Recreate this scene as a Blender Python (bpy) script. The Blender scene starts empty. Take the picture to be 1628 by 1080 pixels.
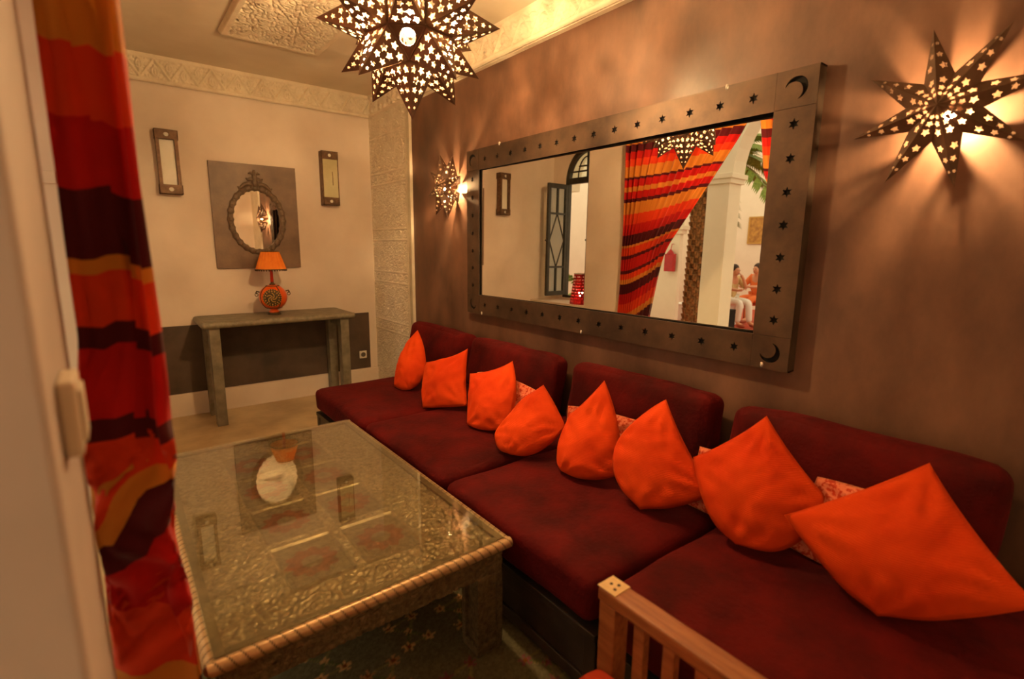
import bpy, bmesh, math, random
import numpy as np
from mathutils import Vector, Matrix, noise
random.seed(7); rng = np.random.default_rng(7)
PI = math.pi
scn = bpy.context.scene
col = scn.collection

# ------------------------------------------------------------------ camera
FPX, YAW, PITCH, ROLL, CAMH = 812.486, math.radians(37.96685), math.radians(10.30911), math.radians(0.55215), 1.45
CAM = np.array([0, 0, CAMH])
def cam_axes():
    cy, sy, cp, sp = math.cos(YAW), math.sin(YAW), math.cos(PITCH), math.sin(PITCH)
    f = np.array([sy*cp, cy*cp, -sp]); r = np.array([cy, -sy, 0.]); u = np.cross(r, f)
    c, s = math.cos(ROLL), math.sin(ROLL)
    return c*r+s*u, -s*r+c*u, f
AXR, AXU, AXF = cam_axes()
cd = bpy.data.cameras.new('camera'); cam = bpy.data.objects.new('camera', cd); col.objects.link(cam)
cd.sensor_fit = 'HORIZONTAL'; cd.sensor_width = 36.0; cd.lens = FPX/1628*36.0
cd.clip_start = 0.02
m = Matrix([[AXR[i], AXU[i], -AXF[i]] for i in range(3)]).to_4x4(); m.translation = Vector(CAM)
cam.matrix_world = m
cd.dof.use_dof = True; cd.dof.focus_distance = 2.9; cd.dof.aperture_fstop = 2.0
scn.camera = cam

# ------------------------------------------------------------------ light, exposure
vs = scn.view_settings
vs.view_transform = 'Standard'; vs.look = 'None'; vs.gamma = 1.0; vs.use_curve_mapping = False
vs.exposure = 0.0
wd = bpy.data.worlds.new('world'); scn.world = wd; wd.use_nodes = True
bg = wd.node_tree.nodes['Background']
bg.inputs[0].default_value = (1.0, 0.76, 0.44, 1); bg.inputs[1].default_value = 1.3
BULB_STAR, BULB_SCONCE = 5900.0, 5200.0
BULB_COL = (1.0, 0.62, 0.27)

# ------------------------------------------------------------------ helpers
def ray(p):
    v = (p[0]-814)*AXR + (540-p[1])*AXU + FPX*AXF
    return v/np.linalg.norm(v)
def lin(r, g, b):
    f = lambda c: (c/255/12.92 if c/255 <= .04045 else ((c/255+.055)/1.055)**2.4)
    return (f(r), f(g), f(b))

class MB:
    def __init__(s): s.v = []; s.f = []
    def add(s, vs_, fs):
        o = len(s.v); s.v += [tuple(map(float, p)) for p in vs_]; s.f += [tuple(i+o for i in f) for f in fs]; return s
    def box(s, x0, x1, y0, y1, z0, z1, b=0.0):
        if x0 > x1: x0, x1 = x1, x0
        if y0 > y1: y0, y1 = y1, y0
        if z0 > z1: z0, z1 = z1, z0
        if b <= 0:
            V = [(x, y, z) for x in (x0, x1) for y in (y0, y1) for z in (z0, z1)]
            return s.add(V, [(0,1,3,2),(4,6,7,5),(0,4,5,1),(2,3,7,6),(0,2,6,4),(1,5,7,3)])
        bm = bmesh.new(); bmesh.ops.create_cube(bm, size=1)
        for v in bm.verts:
            v.co = Vector(((x0+x1)/2+v.co.x*(x1-x0), (y0+y1)/2+v.co.y*(y1-y0), (z0+z1)/2+v.co.z*(z1-z0)))
        bmesh.ops.bevel(bm, geom=bm.edges[:], offset=b, segments=2, affect='EDGES', profile=.5)
        bm.verts.index_update()
        s.add([v.co for v in bm.verts], [[v.index for v in f.verts] for f in bm.faces]); bm.free(); return s
    def tube(s, path, r, n=10, cap=True):
        P = [Vector(p) for p in path]; R = r if hasattr(r, '__len__') else [r]*len(P)
        t0 = (P[1]-P[0]).normalized(); up = Vector((0,0,1)) if abs(t0.z) < .9 else Vector((1,0,0))
        a = t0.cross(up).normalized(); V = []; F = []
        for i, p in enumerate(P):
            t = (P[min(i+1, len(P)-1)]-P[max(i-1, 0)]).normalized()
            a = (a-t*a.dot(t)).normalized(); b = t.cross(a)
            for k in range(n):
                w = 2*PI*k/n; V.append(p+(a*math.cos(w)+b*math.sin(w))*R[i])
        for i in range(len(P)-1):
            for k in range(n):
                F.append((i*n+k, i*n+(k+1)%n, (i+1)*n+(k+1)%n, (i+1)*n+k))
        if cap: F.append(tuple(range(n))[::-1]); F.append(tuple((len(P)-1)*n+k for k in range(n)))
        return s.add(V, F)
    def lathe(s, prof, c=(0,0,0), n=24):
        V = []; F = []
        for r, z in prof:
            for k in range(n):
                w = 2*PI*k/n; V.append((c[0]+r*math.cos(w), c[1]+r*math.sin(w), c[2]+z))
        for i in range(len(prof)-1):
            for k in range(n): F.append((i*n+k, i*n+(k+1)%n, (i+1)*n+(k+1)%n, (i+1)*n+k))
        if prof[0][0] > 1e-5: F.append(tuple(range(n))[::-1])
        if prof[-1][0] > 1e-5: F.append(tuple((len(prof)-1)*n+k for k in range(n)))
        return s.add(V, F)
    def sphere(s, c, r, n=12, m_=8, sc=(1,1,1)):
        prof = [(max(1e-6, r*math.sin(PI*i/m_)), -r*math.cos(PI*i/m_)) for i in range(m_+1)]
        V = []; F = []
        for q, z in prof:
            for k in range(n):
                w = 2*PI*k/n; V.append((c[0]+q*math.cos(w)*sc[0], c[1]+q*math.sin(w)*sc[1], c[2]+z*sc[2]))
        for i in range(m_):
            for k in range(n): F.append((i*n+k, i*n+(k+1)%n, (i+1)*n+(k+1)%n, (i+1)*n+k))
        return s.add(V, F)
    def grid(s, P, nu, nv, closed_u=False):
        F = []
        for i in range(nu-1+(1 if closed_u else 0)):
            for j in range(nv-1):
                a = i*nv+j; b = ((i+1) % nu)*nv+j
                F.append((a, b, b+1, a+1))
        return s.add(P, F)
    def plate(s, outer, holes, fn, d0, d1):
        """flat plate with cut-out holes; fn(u, v, d) -> 3D point; d1 is the front"""
        V2, T = fill2d(outer, holes)
        n = len(V2)
        s.add([fn(u, v, d1) for u, v in V2]+[fn(u, v, d0) for u, v in V2],
              [tuple(t) for t in T]+[tuple(i+n for i in t[::-1]) for t in T])
        for loop in [outer]+list(holes):
            k = len(loop)
            s.add([fn(u, v, d1) for u, v in loop]+[fn(u, v, d0) for u, v in loop],
                  [(i, (i+1) % k, k+(i+1) % k, k+i) for i in range(k)])
        return s
    def build(s, name, mat, parent=None, smooth=False, fixn=True):
        me = bpy.data.meshes.new(name); me.from_pydata(s.v, [], s.f)
        if fixn:
            bm = bmesh.new(); bm.from_mesh(me)
            bmesh.ops.recalc_face_normals(bm, faces=bm.faces); bm.to_mesh(me); bm.free()
        me.materials.append(mat)
        if smooth:
            me.polygons.foreach_set('use_smooth', [True]*len(me.polygons))
        o = bpy.data.objects.new(name, me); col.objects.link(o)
        if parent: o.parent = parent
        return o

def smooth_by_angle(o, deg=40):
    me = o.data
    me.polygons.foreach_set('use_smooth', [True]*len(me.polygons))
    me.set_sharp_from_angle(angle=math.radians(deg))
    return o

_fc = {}
def fill2d(outer, holes):
    key = (tuple((round(a, 5), round(b, 5)) for a, b in outer), tuple(tuple((round(a, 5), round(b, 5)) for a, b in h) for h in holes))
    if key in _fc: return _fc[key]
    bm = bmesh.new(); E = []
    for loop in [outer]+list(holes):
        vv = [bm.verts.new((a, b, 0)) for a, b in loop]
        for i in range(len(vv)): E.append(bm.edges.new((vv[i], vv[(i+1) % len(vv)])))
    bmesh.ops.triangle_fill(bm, use_beauty=True, use_dissolve=False, edges=E, normal=(0,0,1))
    bm.verts.index_update()
    V = [(v.co.x, v.co.y) for v in bm.verts]; T = [[v.index for v in f.verts] for f in bm.faces]
    bm.free(); _fc[key] = (V, T); return V, T
def star2d(cx, cy, r, k=6, q=.5, rot=PI/2):
    return [(cx+(r if i % 2 == 0 else r*q)*math.cos(rot+PI*i/k), cy+(r if i % 2 == 0 else r*q)*math.sin(rot+PI*i/k)) for i in range(2*k)]
def circ2d(cx, cy, rx, ry=None, n=32):
    ry = ry or rx
    return [(cx+rx*math.cos(2*PI*i/n), cy+ry*math.sin(2*PI*i/n)) for i in range(n)]
def tag(o, label=None, cat=None, group=None, kind=None):
    if label: o['label'] = label
    if cat: o['category'] = cat
    if group: o['group'] = group
    if kind: o['kind'] = kind
    return o
def empty(name, loc=(0,0,0), rz=0.0):
    o = bpy.data.objects.new(name, None); col.objects.link(o); o.location = loc; o.rotation_euler = (0,0,rz)
    o.empty_display_size = .05; return o
def part(o, root):
    """parent a mesh made in world space under an Empty that already stands in place"""
    o.parent = root; bpy.context.view_layer.update()
    o.matrix_parent_inverse = root.matrix_world.inverted(); return o
def copy_tree(o, parent=None):
    c = o.copy(); col.objects.link(c); c.parent = parent
    for ch in [x for x in list(bpy.data.objects) if x.parent == o]: copy_tree(ch, c)
    return c

def rbox(hx, hy, hz, r, n=10, puff=(0,0,0), wr=0.0, seed=0, wscale=5.0):
    """rounded, slightly puffed box: (verts, faces) centred on 0"""
    t = np.linspace(-1, 1, n+1); t = np.sign(t)*(1-(1-np.abs(t))**1.6)
    V = []; F = []; idx = {}
    def vid(p):
        k = tuple(np.round(p, 6))
        if k not in idx: idx[k] = len(V); V.append(p)
        return idx[k]
    for ax in range(3):
        for sg in (-1, 1):
            for i in range(n):
                for j in range(n):
                    q = []
                    for a, b in ((i,j),(i+1,j),(i+1,j+1),(i,j+1)):
                        p = [0,0,0]; p[ax] = sg; p[(ax+1)%3] = t[a]; p[(ax+2)%3] = t[b]; q.append(vid(tuple(p)))
                    F.append(tuple(q if sg > 0 else q[::-1]))
    H = np.array([hx, hy, hz]); out = []
    for p in V:
        p = np.array(p); c = p*H; inner = np.clip(c, -(H-r), H-r); d = c-inner
        L = np.linalg.norm(d)
        q = inner + (d/L*r if L > 1e-9 else d)
        for ax in range(3):
            if puff[ax]:
                o1, o2 = p[(ax+1)%3], p[(ax+2)%3]
                q[ax] += np.sign(p[ax])*(abs(p[ax])**3)*puff[ax]*(1-o1*o1)*(1-o2*o2)
        if wr:
            nv = noise.noise_vector(Vector(q*wscale)+Vector((seed*7.3, seed*3.1, seed)))
            q = q+np.array(nv)*wr
        out.append(q)
    return out, F

# ------------------------------------------------------------------ materials
def N(nt, t, loc=(0,0), **kw):
    n = nt.nodes.new(t)
    for k, v in kw.items(): setattr(n, k, v)
    return n
def mat(name, c1, c2=None, scale=8.0, rough=.6, metal=0.0, bump=0.0, bscale=None, detail=4.0, sheen=0.0, spec=.5,
        stretch=None, fac=(.35,.65), coords='Object', r2=None, attr=None, emit=None, sub=None, wave=None):
    M = bpy.data.materials.new(name); M.use_nodes = True; nt = M.node_tree; b = nt.nodes['Principled BSDF']
    b.inputs['Roughness'].default_value = rough; b.inputs['Metallic'].default_value = metal
    b.inputs['Specular IOR Level'].default_value = spec
    if sheen:
        b.inputs['Sheen Weight'].default_value = sheen; b.inputs['Sheen Roughness'].default_value = .4
        b.inputs['Sheen Tint'].default_value = (min(1, c1[0]*4), min(1, c1[1]*4), min(1, c1[2]*4), 1)
    b.inputs['Base Color'].default_value = (*c1, 1)
    vec = None
    tc = N(nt, 'ShaderNodeTexCoord'); mp = N(nt, 'ShaderNodeMapping'); nt.links.new(tc.outputs[coords], mp.inputs[0])
    if stretch: mp.inputs['Scale'].default_value = stretch
    base = None
    if c2:
        nz = N(nt, 'ShaderNodeTexNoise'); nz.inputs['Scale'].default_value = scale; nz.inputs['Detail'].default_value = detail
        nz.inputs['Roughness'].default_value = .6
        nt.links.new(mp.outputs[0], nz.inputs['Vector'])
        cr = N(nt, 'ShaderNodeValToRGB'); cr.color_ramp.elements[0].position = fac[0]; cr.color_ramp.elements[1].position = fac[1]
        cr.color_ramp.elements[0].color = (*c1, 1); cr.color_ramp.elements[1].color = (*c2, 1)
        nt.links.new(nz.outputs[0], cr.inputs[0]); base = cr.outputs[0]
        if r2 is not None:
            mr = N(nt, 'ShaderNodeMapRange'); mr.inputs[1].default_value = .3; mr.inputs[2].default_value = .7
            mr.inputs[3].default_value = rough; mr.inputs[4].default_value = r2
            nt.links.new(nz.outputs[0], mr.inputs[0]); nt.links.new(mr.outputs[0], b.inputs['Roughness'])
    if attr:
        at = N(nt, 'ShaderNodeAttribute', attribute_name=attr)
        if base is None: base = at.outputs['Color']
        else:
            mx = N(nt, 'ShaderNodeMix', data_type='RGBA', blend_type='MULTIPLY'); mx.inputs[0].default_value = 1
            nt.links.new(base, mx.inputs[6]); nt.links.new(at.outputs['Color'], mx.inputs[7]); base = mx.outputs[2]
    if base is not None: nt.links.new(base, b.inputs['Base Color'])
    if bump:
        n2 = N(nt, 'ShaderNodeTexNoise'); n2.inputs['Scale'].default_value = bscale or scale*4; n2.inputs['Detail'].default_value = 5
        nt.links.new(mp.outputs[0], n2.inputs['Vector'])
        bp = N(nt, 'ShaderNodeBump'); bp.inputs['Strength'].default_value = bump; bp.inputs['Distance'].default_value = .01
        nt.links.new(n2.outputs[0], bp.inputs['Height']); nt.links.new(bp.outputs[0], b.inputs['Normal'])
    if wave:
        wv = N(nt, 'ShaderNodeTexWave', wave_type='BANDS', bands_direction=wave[0]); wv.inputs['Scale'].default_value = wave[1]
        wv.inputs['Distortion'].default_value = wave[2]
        nt.links.new(mp.outputs[0], wv.inputs['Vector'])
        bp = N(nt, 'ShaderNodeBump'); bp.inputs['Strength'].default_value = wave[3]; bp.inputs['Distance'].default_value = .002
        nt.links.new(wv.outputs[1], bp.inputs['Height']); nt.links.new(bp.outputs[0], b.inputs['Normal'])
    if emit:
        b.inputs['Emission Color'].default_value = (*emit[0], 1); b.inputs['Emission Strength'].default_value = emit[1]
    return M

M = {}
M['plaster'] = mat('white_plaster', (.72,.61,.51), (.80,.69,.58), 2.2, .75, bump=.06, bscale=14)
M['ceiling'] = mat('ceiling_plaster', (.66,.58,.45), (.76,.68,.54), 1.6, .8, bump=.05, bscale=10)
M['stucco'] = mat('carved_stucco', (.70,.61,.46), (.80,.71,.55), 9, .8, bump=.15, bscale=90)
M['tadelakt'] = mat('brown_tadelakt', lin(72,51,41), lin(128,92,72), 3.2, .40, stretch=(1,1,.55), bump=.12, bscale=9, detail=8, r2=.62, fac=(.3,.7))
M['dado'] = mat('dark_dado_plaster', lin(66,55,47), lin(92,76,64), 3.2, .6, bump=.1, bscale=16, detail=8)
M['floor'] = mat('beige_stone_floor', lin(176,150,112), lin(212,188,146), 3.0, .38, bump=.05, bscale=12, detail=8)
M['velvet'] = mat('dark_red_velvet', lin(60,7,9), lin(92,12,12), 4.5, .85, bump=.35, bscale=60, sheen=.3, spec=.15, detail=6)
M['orange'] = mat('orange_corduroy', lin(206,60,13), lin(222,74,18), 5, .85, sheen=.15, spec=.15, wave=('Z', 60, 1.5, .25))
M['pinkpat'] = mat('patterned_pink_cloth', lin(226,128,96), lin(196,62,36), 60, .85, sheen=.2, spec=.15, fac=(.48,.56))
M['darkwood'] = mat('black_stained_wood', lin(38,32,27), lin(58,48,40), 9, .45, bump=.1)
M['wood'] = mat('oiled_teak', lin(128,72,36), lin(160,98,54), 10, .45, bump=.08, stretch=(6,.6,6))
M['woodend'] = mat('pale_wood_end_grain', lin(206,170,116), lin(222,190,138), 20, .5)
M['greywood'] = mat('grey_green_painted_wood', lin(104,98,80), lin(132,124,104), 12, .5, bump=.12, bscale=50)
M['frame'] = mat('dark_bronze_sheet', lin(66,52,42), lin(94,74,58), 5, .52, metal=.5, bump=.06, bscale=25, detail=7)
M['lantern'] = mat('pierced_dark_tin', lin(84,64,50), lin(112,86,68), 12, .5, metal=.3)
M['black'] = mat('black_backing', (.004,.004,.004), rough=.9)
M['iron'] = mat('rusty_iron', lin(88,64,46), lin(124,96,70), 30, .5, metal=.35, bump=.1)
M['mirror'] = mat('mirror_glass', (.93,.93,.92), rough=.0, metal=1.0)
M['applied2'] = mat('worn_metal_strip', lin(120,100,72), lin(150,126,92), 30, .45, metal=.4)
M['silvered'] = mat('embossed_metal', lin(140,116,86), lin(188,160,124), 40, .40, metal=.45, attr='Col', bump=.1, bscale=120)
M['copper'] = mat('copper_rope', lin(184,152,112), lin(206,176,136), 40, .38, metal=.5, attr='Col')
M['applied'] = mat('hammered_dark_metal', lin(96,82,58), lin(136,118,86), 55, .45, metal=.45, bump=.6, bscale=130)
M['rug'] = mat('rug_pile', (1,1,1), (.72,.72,.72), 60, .95, attr='Col', bump=.4, bscale=300, spec=.05)
M['nail'] = mat('bright_nail', (.85,.82,.75), rough=.25, metal=.6)
M['white'] = mat('white_plastic', (.82,.80,.72), rough=.35)
M['beige'] = mat('beige_plastic', (.52,.43,.33), rough=.4)  # one even beige for the switch, darker than the white plastic
M['dark_plastic'] = mat('dark_socket_plastic', (.10,.09,.07), rough=.4)
M['lampshade'] = mat('orange_lampshade', lin(236,122,18), lin(246,140,30), 14, .7)
M['lamporange'] = mat('glossy_orange_leather', lin(226,84,16), lin(240,104,20), 10, .3, spec=.6)
M['lampdark'] = mat('dark_filigree', lin(60,48,30), lin(96,78,48), 60, .45, metal=.4, bump=.5, bscale=120)
M['lampred'] = mat('red_stem', lin(206,50,20), rough=.4)
M['sconceglass'] = mat('frosted_glass', (.85,.83,.74), (.78,.77,.66), 8, .4)
M['sconcegreen'] = mat('greenish_glass', lin(186,180,138), lin(204,196,156), 6, .3)
M['winframe'] = mat('dark_green_paint', lin(44,42,32), lin(60,56,44), 14, .5)
M['redtin'] = mat('red_pierced_tin', lin(160,14,22), lin(186,20,26), 10, .4)
M['leaf'] = mat('palm_green', lin(96,122,38), lin(140,160,64), 20, .6)
M['bark'] = mat('palm_bark', lin(96,66,36), lin(176,132,78), 22, .8, bump=.6, bscale=40)
M['terracotta'] = mat('red_floor', lin(168,52,30), lin(190,74,44), 8, .6)
M['cream'] = mat('cream_plaster', (.80,.74,.60), (.84,.78,.64), 3, .8)
M['skin'] = mat('skin', lin(206,146,112), lin(214,156,122), 20, .5)
M['shirt'] = mat('pale_yellow_shirt', lin(222,196,140), lin(180,150,96), 30, .8)
M['whitecloth'] = mat('white_cloth', (.85,.83,.78), rough=.85)
M['orangecloth'] = mat('orange_cloth', lin(226,120,60), rough=.85)
M['hair'] = mat('dark_brown_hair', lin(58,40,26), rough=.7)
M['artwork'] = mat('ochre_picture', lin(196,150,70), lin(150,104,50), 12, .6)
M['gilt'] = mat('gilt_wood', lin(190,150,70), rough=.4)
M['redwood'] = mat('red_brown_wood', lin(140,60,36), lin(160,76,46), 14, .5)
M['bulb'] = mat('glowing_bulb', (1,.9,.7), emit=(BULB_COL, BULB_SCONCE))
M['bulb_star'] = mat('glowing_lantern_bulb', (1,.9,.7), emit=(BULB_COL, BULB_STAR))

def glass_mat():
    g = bpy.data.materials.new('clear_glass'); g.use_nodes = True; nt = g.node_tree
    nt.nodes.remove(nt.nodes['Principled BSDF']); out = nt.nodes['Material Output']
    tr = N(nt, 'ShaderNodeBsdfTransparent'); tr.inputs[0].default_value = (.90,.93,.88,1)
    gl = N(nt, 'ShaderNodeBsdfGlossy'); gl.inputs['Roughness'].default_value = .015
    lw = N(nt, 'ShaderNodeLayerWeight'); lw.inputs['Blend'].default_value = .5
    pw = N(nt, 'ShaderNodeMath', operation='POWER'); pw.inputs[1].default_value = 3.3; nt.links.new(lw.outputs['Facing'], pw.inputs[0])
    ma = N(nt, 'ShaderNodeMath', operation='MULTIPLY_ADD'); ma.inputs[1].default_value = .9; ma.inputs[2].default_value = .06
    nt.links.new(pw.outputs[0], ma.inputs[0])
    mx = N(nt, 'ShaderNodeMixShader'); nt.links.new(ma.outputs[0], mx.inputs[0]); nt.links.new(tr.outputs[0], mx.inputs[1]); nt.links.new(gl.outputs[0], mx.inputs[2])
    nt.links.new(mx.outputs[0], out.inputs[0]); return g
M['glass'] = glass_mat()

STR = [(2.62,'r'),(2.56,'t'),(2.49,'m'),(2.42,'r'),(2.34,'o'),(2.28,'t'),(2.17,'m'),(2.15,'r'),(2.07,'t'),(2.03,'r'),(1.96,'m'),(1.92,'t'),
       (1.81,'o'),(1.70,'r'),(1.59,'m'),(1.49,'t'),(1.46,'o'),(1.38,'m'),(1.35,'r'),(1.23,'m'),(1.20,'o'),(1.14,'t'),(1.09,'m'),(.98,'r'),
       (.88,'o'),(.77,'t'),(.70,'m'),(.58,'r'),(.40,'o'),(.28,'m'),(.16,'r')]
def curtain_mat():
    C = dict(r=lin(196,16,10), t=lin(214,136,46), m=lin(88,10,20), o=lin(222,62,16))
    g = bpy.data.materials.new('striped_curtain_cloth'); g.use_nodes = True; nt = g.node_tree; b = nt.nodes['Principled BSDF']
    b.inputs['Roughness'].default_value = .7; b.inputs['Sheen Weight'].default_value = .2; b.inputs['Specular IOR Level'].default_value = .2
    uv = N(nt, 'ShaderNodeUVMap', uv_map='cloth'); sx = N(nt, 'ShaderNodeSeparateXYZ'); nt.links.new(uv.outputs[0], sx.inputs[0])
    cr = N(nt, 'ShaderNodeValToRGB'); cr.color_ramp.interpolation = 'CONSTANT'; e = cr.color_ramp.elements
    while len(e) < len(STR): e.new(.5)
    for k, (z, c) in enumerate(STR):
        e[k].position = (2.62-z)/3.0; e[k].color = (*C[c], 1)
    nt.links.new(sx.outputs[1], cr.inputs[0]); nt.links.new(cr.outputs[0], b.inputs['Base Color'])
    tl = N(nt, 'ShaderNodeBsdfTranslucent'); nt.links.new(cr.outputs[0], tl.inputs[0])
    mx = N(nt, 'ShaderNodeMixShader'); mx.inputs[0].default_value = .35
    nt.links.new(b.outputs[0], mx.inputs[1]); nt.links.new(tl.outputs[0], mx.inputs[2]); nt.links.new(mx.outputs[0], nt.nodes['Material Output'].inputs[0])
    return g
M['curtain'] = curtain_mat()

# ------------------------------------------------------------------ the room
XR, YB, XL, ZC = 2.165, 5.0, -0.06, 2.85      # right wall, back wall, left wall face, ceiling
def struct(o): return tag(o, kind='structure')
struct(MB().box(-.55, 2.35, -.7, 5.2, -.12, 0).build('floor', M['floor']))
struct(MB().box(-.55, 2.35, -.7, 5.2, ZC, ZC+.12).build('ceiling', M['ceiling']))
struct(MB().box(-.55, 2.35, YB, YB+.2, 0, ZC).build('wall_back', M['plaster']))
struct(MB().box(XR, XR+.2, -.7, YB, 0, ZC).build('wall_right', M['tadelakt']))
struct(MB().box(-.5, XR, -.7, -.5, 0, ZC).build('wall_front', M['plaster']))
b = MB()
b.box(-.5, XL, 3.53, 4.07, 0, ZC)                 # pier between opening and window niche
b.box(-.5, XL, .95, 3.53, 2.66, ZC)               # lintel over the curtained opening
b.box(-.30, XL, -.5, .62, 2.66, ZC)
b.box(-.5, XL, 4.07, YB, 0, .80)                  # window seat
b.box(-.5, XL, 4.07, YB, 2.78, ZC)
WY, WR, WZ0, WZ1 = 4.44, .345, .83, 2.28          # window: centre, half width, sill, spring line
arch = [(WY-WR, WZ0), (WY+WR, WZ0)] + [(WY+WR*math.cos(PI*i/20), WZ1+WR*1.12*math.sin(PI*i/20)) for i in range(21)]
b.plate([(4.07, .80), (YB, .80), (YB, 2.78), (4.07, 2.78)], [arch], lambda u, v, d: (d, u, v), -.5, -.42)
struct(b.build('wall_left', M['plaster']))
struct(MB().box(-.30, XL, .62, .95, 0, 2.85, .006).build('wall_pier', mat('shaded_taupe_plaster', (.34,.27,.235), (.40,.315,.275), 3, .75, bump=.06, bscale=14)))  # darker taupe plaster: the pier's shade is put into its colour
struct(MB().box(-.455, -.17, 3.518, 3.53, 1.74, 1.80, .004).build('trim_6', M['plaster']))

def relief(name, fn, W, H, res, place, mat_, parent=None, colfn=None):
    nu, nv = max(2, int(W/res)+1), max(2, int(H/res)+1)
    u, v = np.meshgrid(np.linspace(0, W, nu), np.linspace(0, H, nv), indexing='ij')
    h = fn(u, v)
    pts = place(u.ravel(), v.ravel(), h.ravel())
    mb = MB(); mb.v = [tuple(p) for p in np.asarray(pts, float)]
    i, j = np.meshgrid(np.arange(nu-1), np.arange(nv-1), indexing='ij'); a = (i*nv+j).ravel()
    mb.f = np.stack([a, a+nv, a+nv+1, a+1], 1).tolist()
    o = mb.build(name, mat_, parent, smooth=True, fixn=False)
    if colfn is not None:
        c = colfn(u, v, h).reshape(-1, 3); c = np.concatenate([c, np.ones((len(c), 1))], 1)
        at = o.data.color_attributes.new('Col', 'FLOAT_COLOR', 'POINT'); at.data.foreach_set('color', c.astype('f').ravel())
    return o
def sm(x, a, b_): t = np.clip((x-a)/(b_-a), 0, 1); return t*t*(3-2*t)
def quasi(u, v, k, n=8, ph=0.0):
    s = 0
    for i in range(n):
        t = PI*i/n+ph; s = s+np.cos(k*(u*math.cos(t)+v*math.sin(t))+i*.7)
    return s/math.sqrt(n)
def arabesque(u, v, k): return sm(np.abs(quasi(u, v, k)), .14, .40)

def cornice_fn(u, v):
    H = .20; h = np.zeros_like(u)
    inner = sm(v, .026, .034)*(1-sm(v, H-.034, H-.026))
    per = .19; t = (u/per) % 1.0; tri = np.where(t < .5, t*2, 2-2*t)          # zigzag
    zz = .03+tri*(H-.06)
    slope = (H-.06)*2/per; dist = np.abs(v-zz)/math.sqrt(1+slope*slope)
    ridge = 1-sm(dist, .005, .010)
    leaf = np.zeros_like(u)
    for c0, up in ((0.0, 1), (.5, -1)):
        du = (((u/per-c0+.5) % 1.0)-.5)*per
        vv = np.where(up > 0, v-.03, H-.03-v)
        leaf = np.maximum(leaf, 1-sm(np.abs(np.hypot(du*1.5, (vv-.09)*.9)-.028), .004, .010))
        leaf = np.maximum(leaf, (1-sm(np.abs(du), .003, .008))*sm(vv, .03, .05)*(1-sm(vv, .11, .12)))
    q = arabesque(u, v, 150)
    h = np.maximum(np.maximum(ridge, leaf), q*.40)*.034*inner + .030*(1-inner)
    h = h-.016*(1-sm(v, .0, .008))
    return h
struct(relief('trim_1', cornice_fn, XR-XL, .20, .0055, lambda u, v, h: np.stack([XL+u, YB-.006-h, 2.65+v], 1), M['stucco']))
struct(relief('trim_2', cornice_fn, 5.4, .20, .0065, lambda u, v, h: np.stack([XR-.036-h, YB-u, 2.65+v], 1), M['stucco']))
struct(MB().box(XR-.035, XR, -.4, YB, 2.648, ZC).build('trim_7', M['stucco']))
# carved stucco panel in the corner of the right wall
def panel_fn(u, v):
    h = arabesque(u*1.0, v, 190)*.024
    band = np.zeros_like(u)
    for z in (.62, .72, 1.10, 1.20, 1.50, 1.60, 2.02, 2.12, 2.46):
        band = np.maximum(band, 1-sm(np.abs(v-z), .006, .011))
    cs = np.zeros_like(u)
    for z, R in ((.91, .15), (1.35, .11), (1.81, .16), (2.28, .12), (.35, .14)):
        for cu in (.2, .6):
            d = np.hypot(u-cu, v-z)
            cs = np.maximum(cs, 1-sm(np.abs(d-R), .005, .010)); cs = np.maximum(cs, 1-sm(np.abs(d-R*.45), .005, .010))
    small = np.zeros_like(u)
    for z in (.67, 1.15, 1.55, 2.07):
        d = np.hypot((((u/.12)+.5) % 1-.5)*.12, v-z); small = np.maximum(small, 1-sm(np.abs(d-.030), .004, .008))
    h = np.maximum(h, np.maximum(np.maximum(band, cs*.9), small)*.027)
    edge = (1-sm(u, .0, .02))+sm(u, .745, .765); edge = np.clip(edge, 0, 1)
    return h*(1-edge)+.027*edge
struct(relief('trim_3', panel_fn, .79, 2.65, .0055, lambda u, v, h: np.stack([2.139-h, YB-u, v], 1), M['stucco']))
struct(MB().box(2.139, XR, 4.21, YB, 0, 2.65).build('trim_4', M['stucco']))
struct(MB().box(2.135, XR, -.5, .02, 0, 2.65).build('trim_9', M['stucco']))
# dark dado on the back wall, low skirting below it
struct(MB().box(XL, 2.035, YB-.006, YB, .20, .775).build('trim_5', M['dado']))
struct(MB().box(XL, 2.12, YB-.010, YB, 0, .19, .003).build('baseboard_back', M['plaster']))
# ceiling medallion
def med_fn(u, v):
    W, H = .66, 1.3
    d = np.minimum(np.minimum(u, W-u), np.minimum(v, H-v))
    h = arabesque(u, v, 130)*.024+.004
    h = np.where(d < .05, .030*sm(d, 0, .012), h); return h
struct(relief('trim_8', med_fn, .66, 1.3, .0065, lambda u, v, h: np.stack([.72+u, 2.83+v, ZC-.002-h], 1), M['stucco']))

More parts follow.
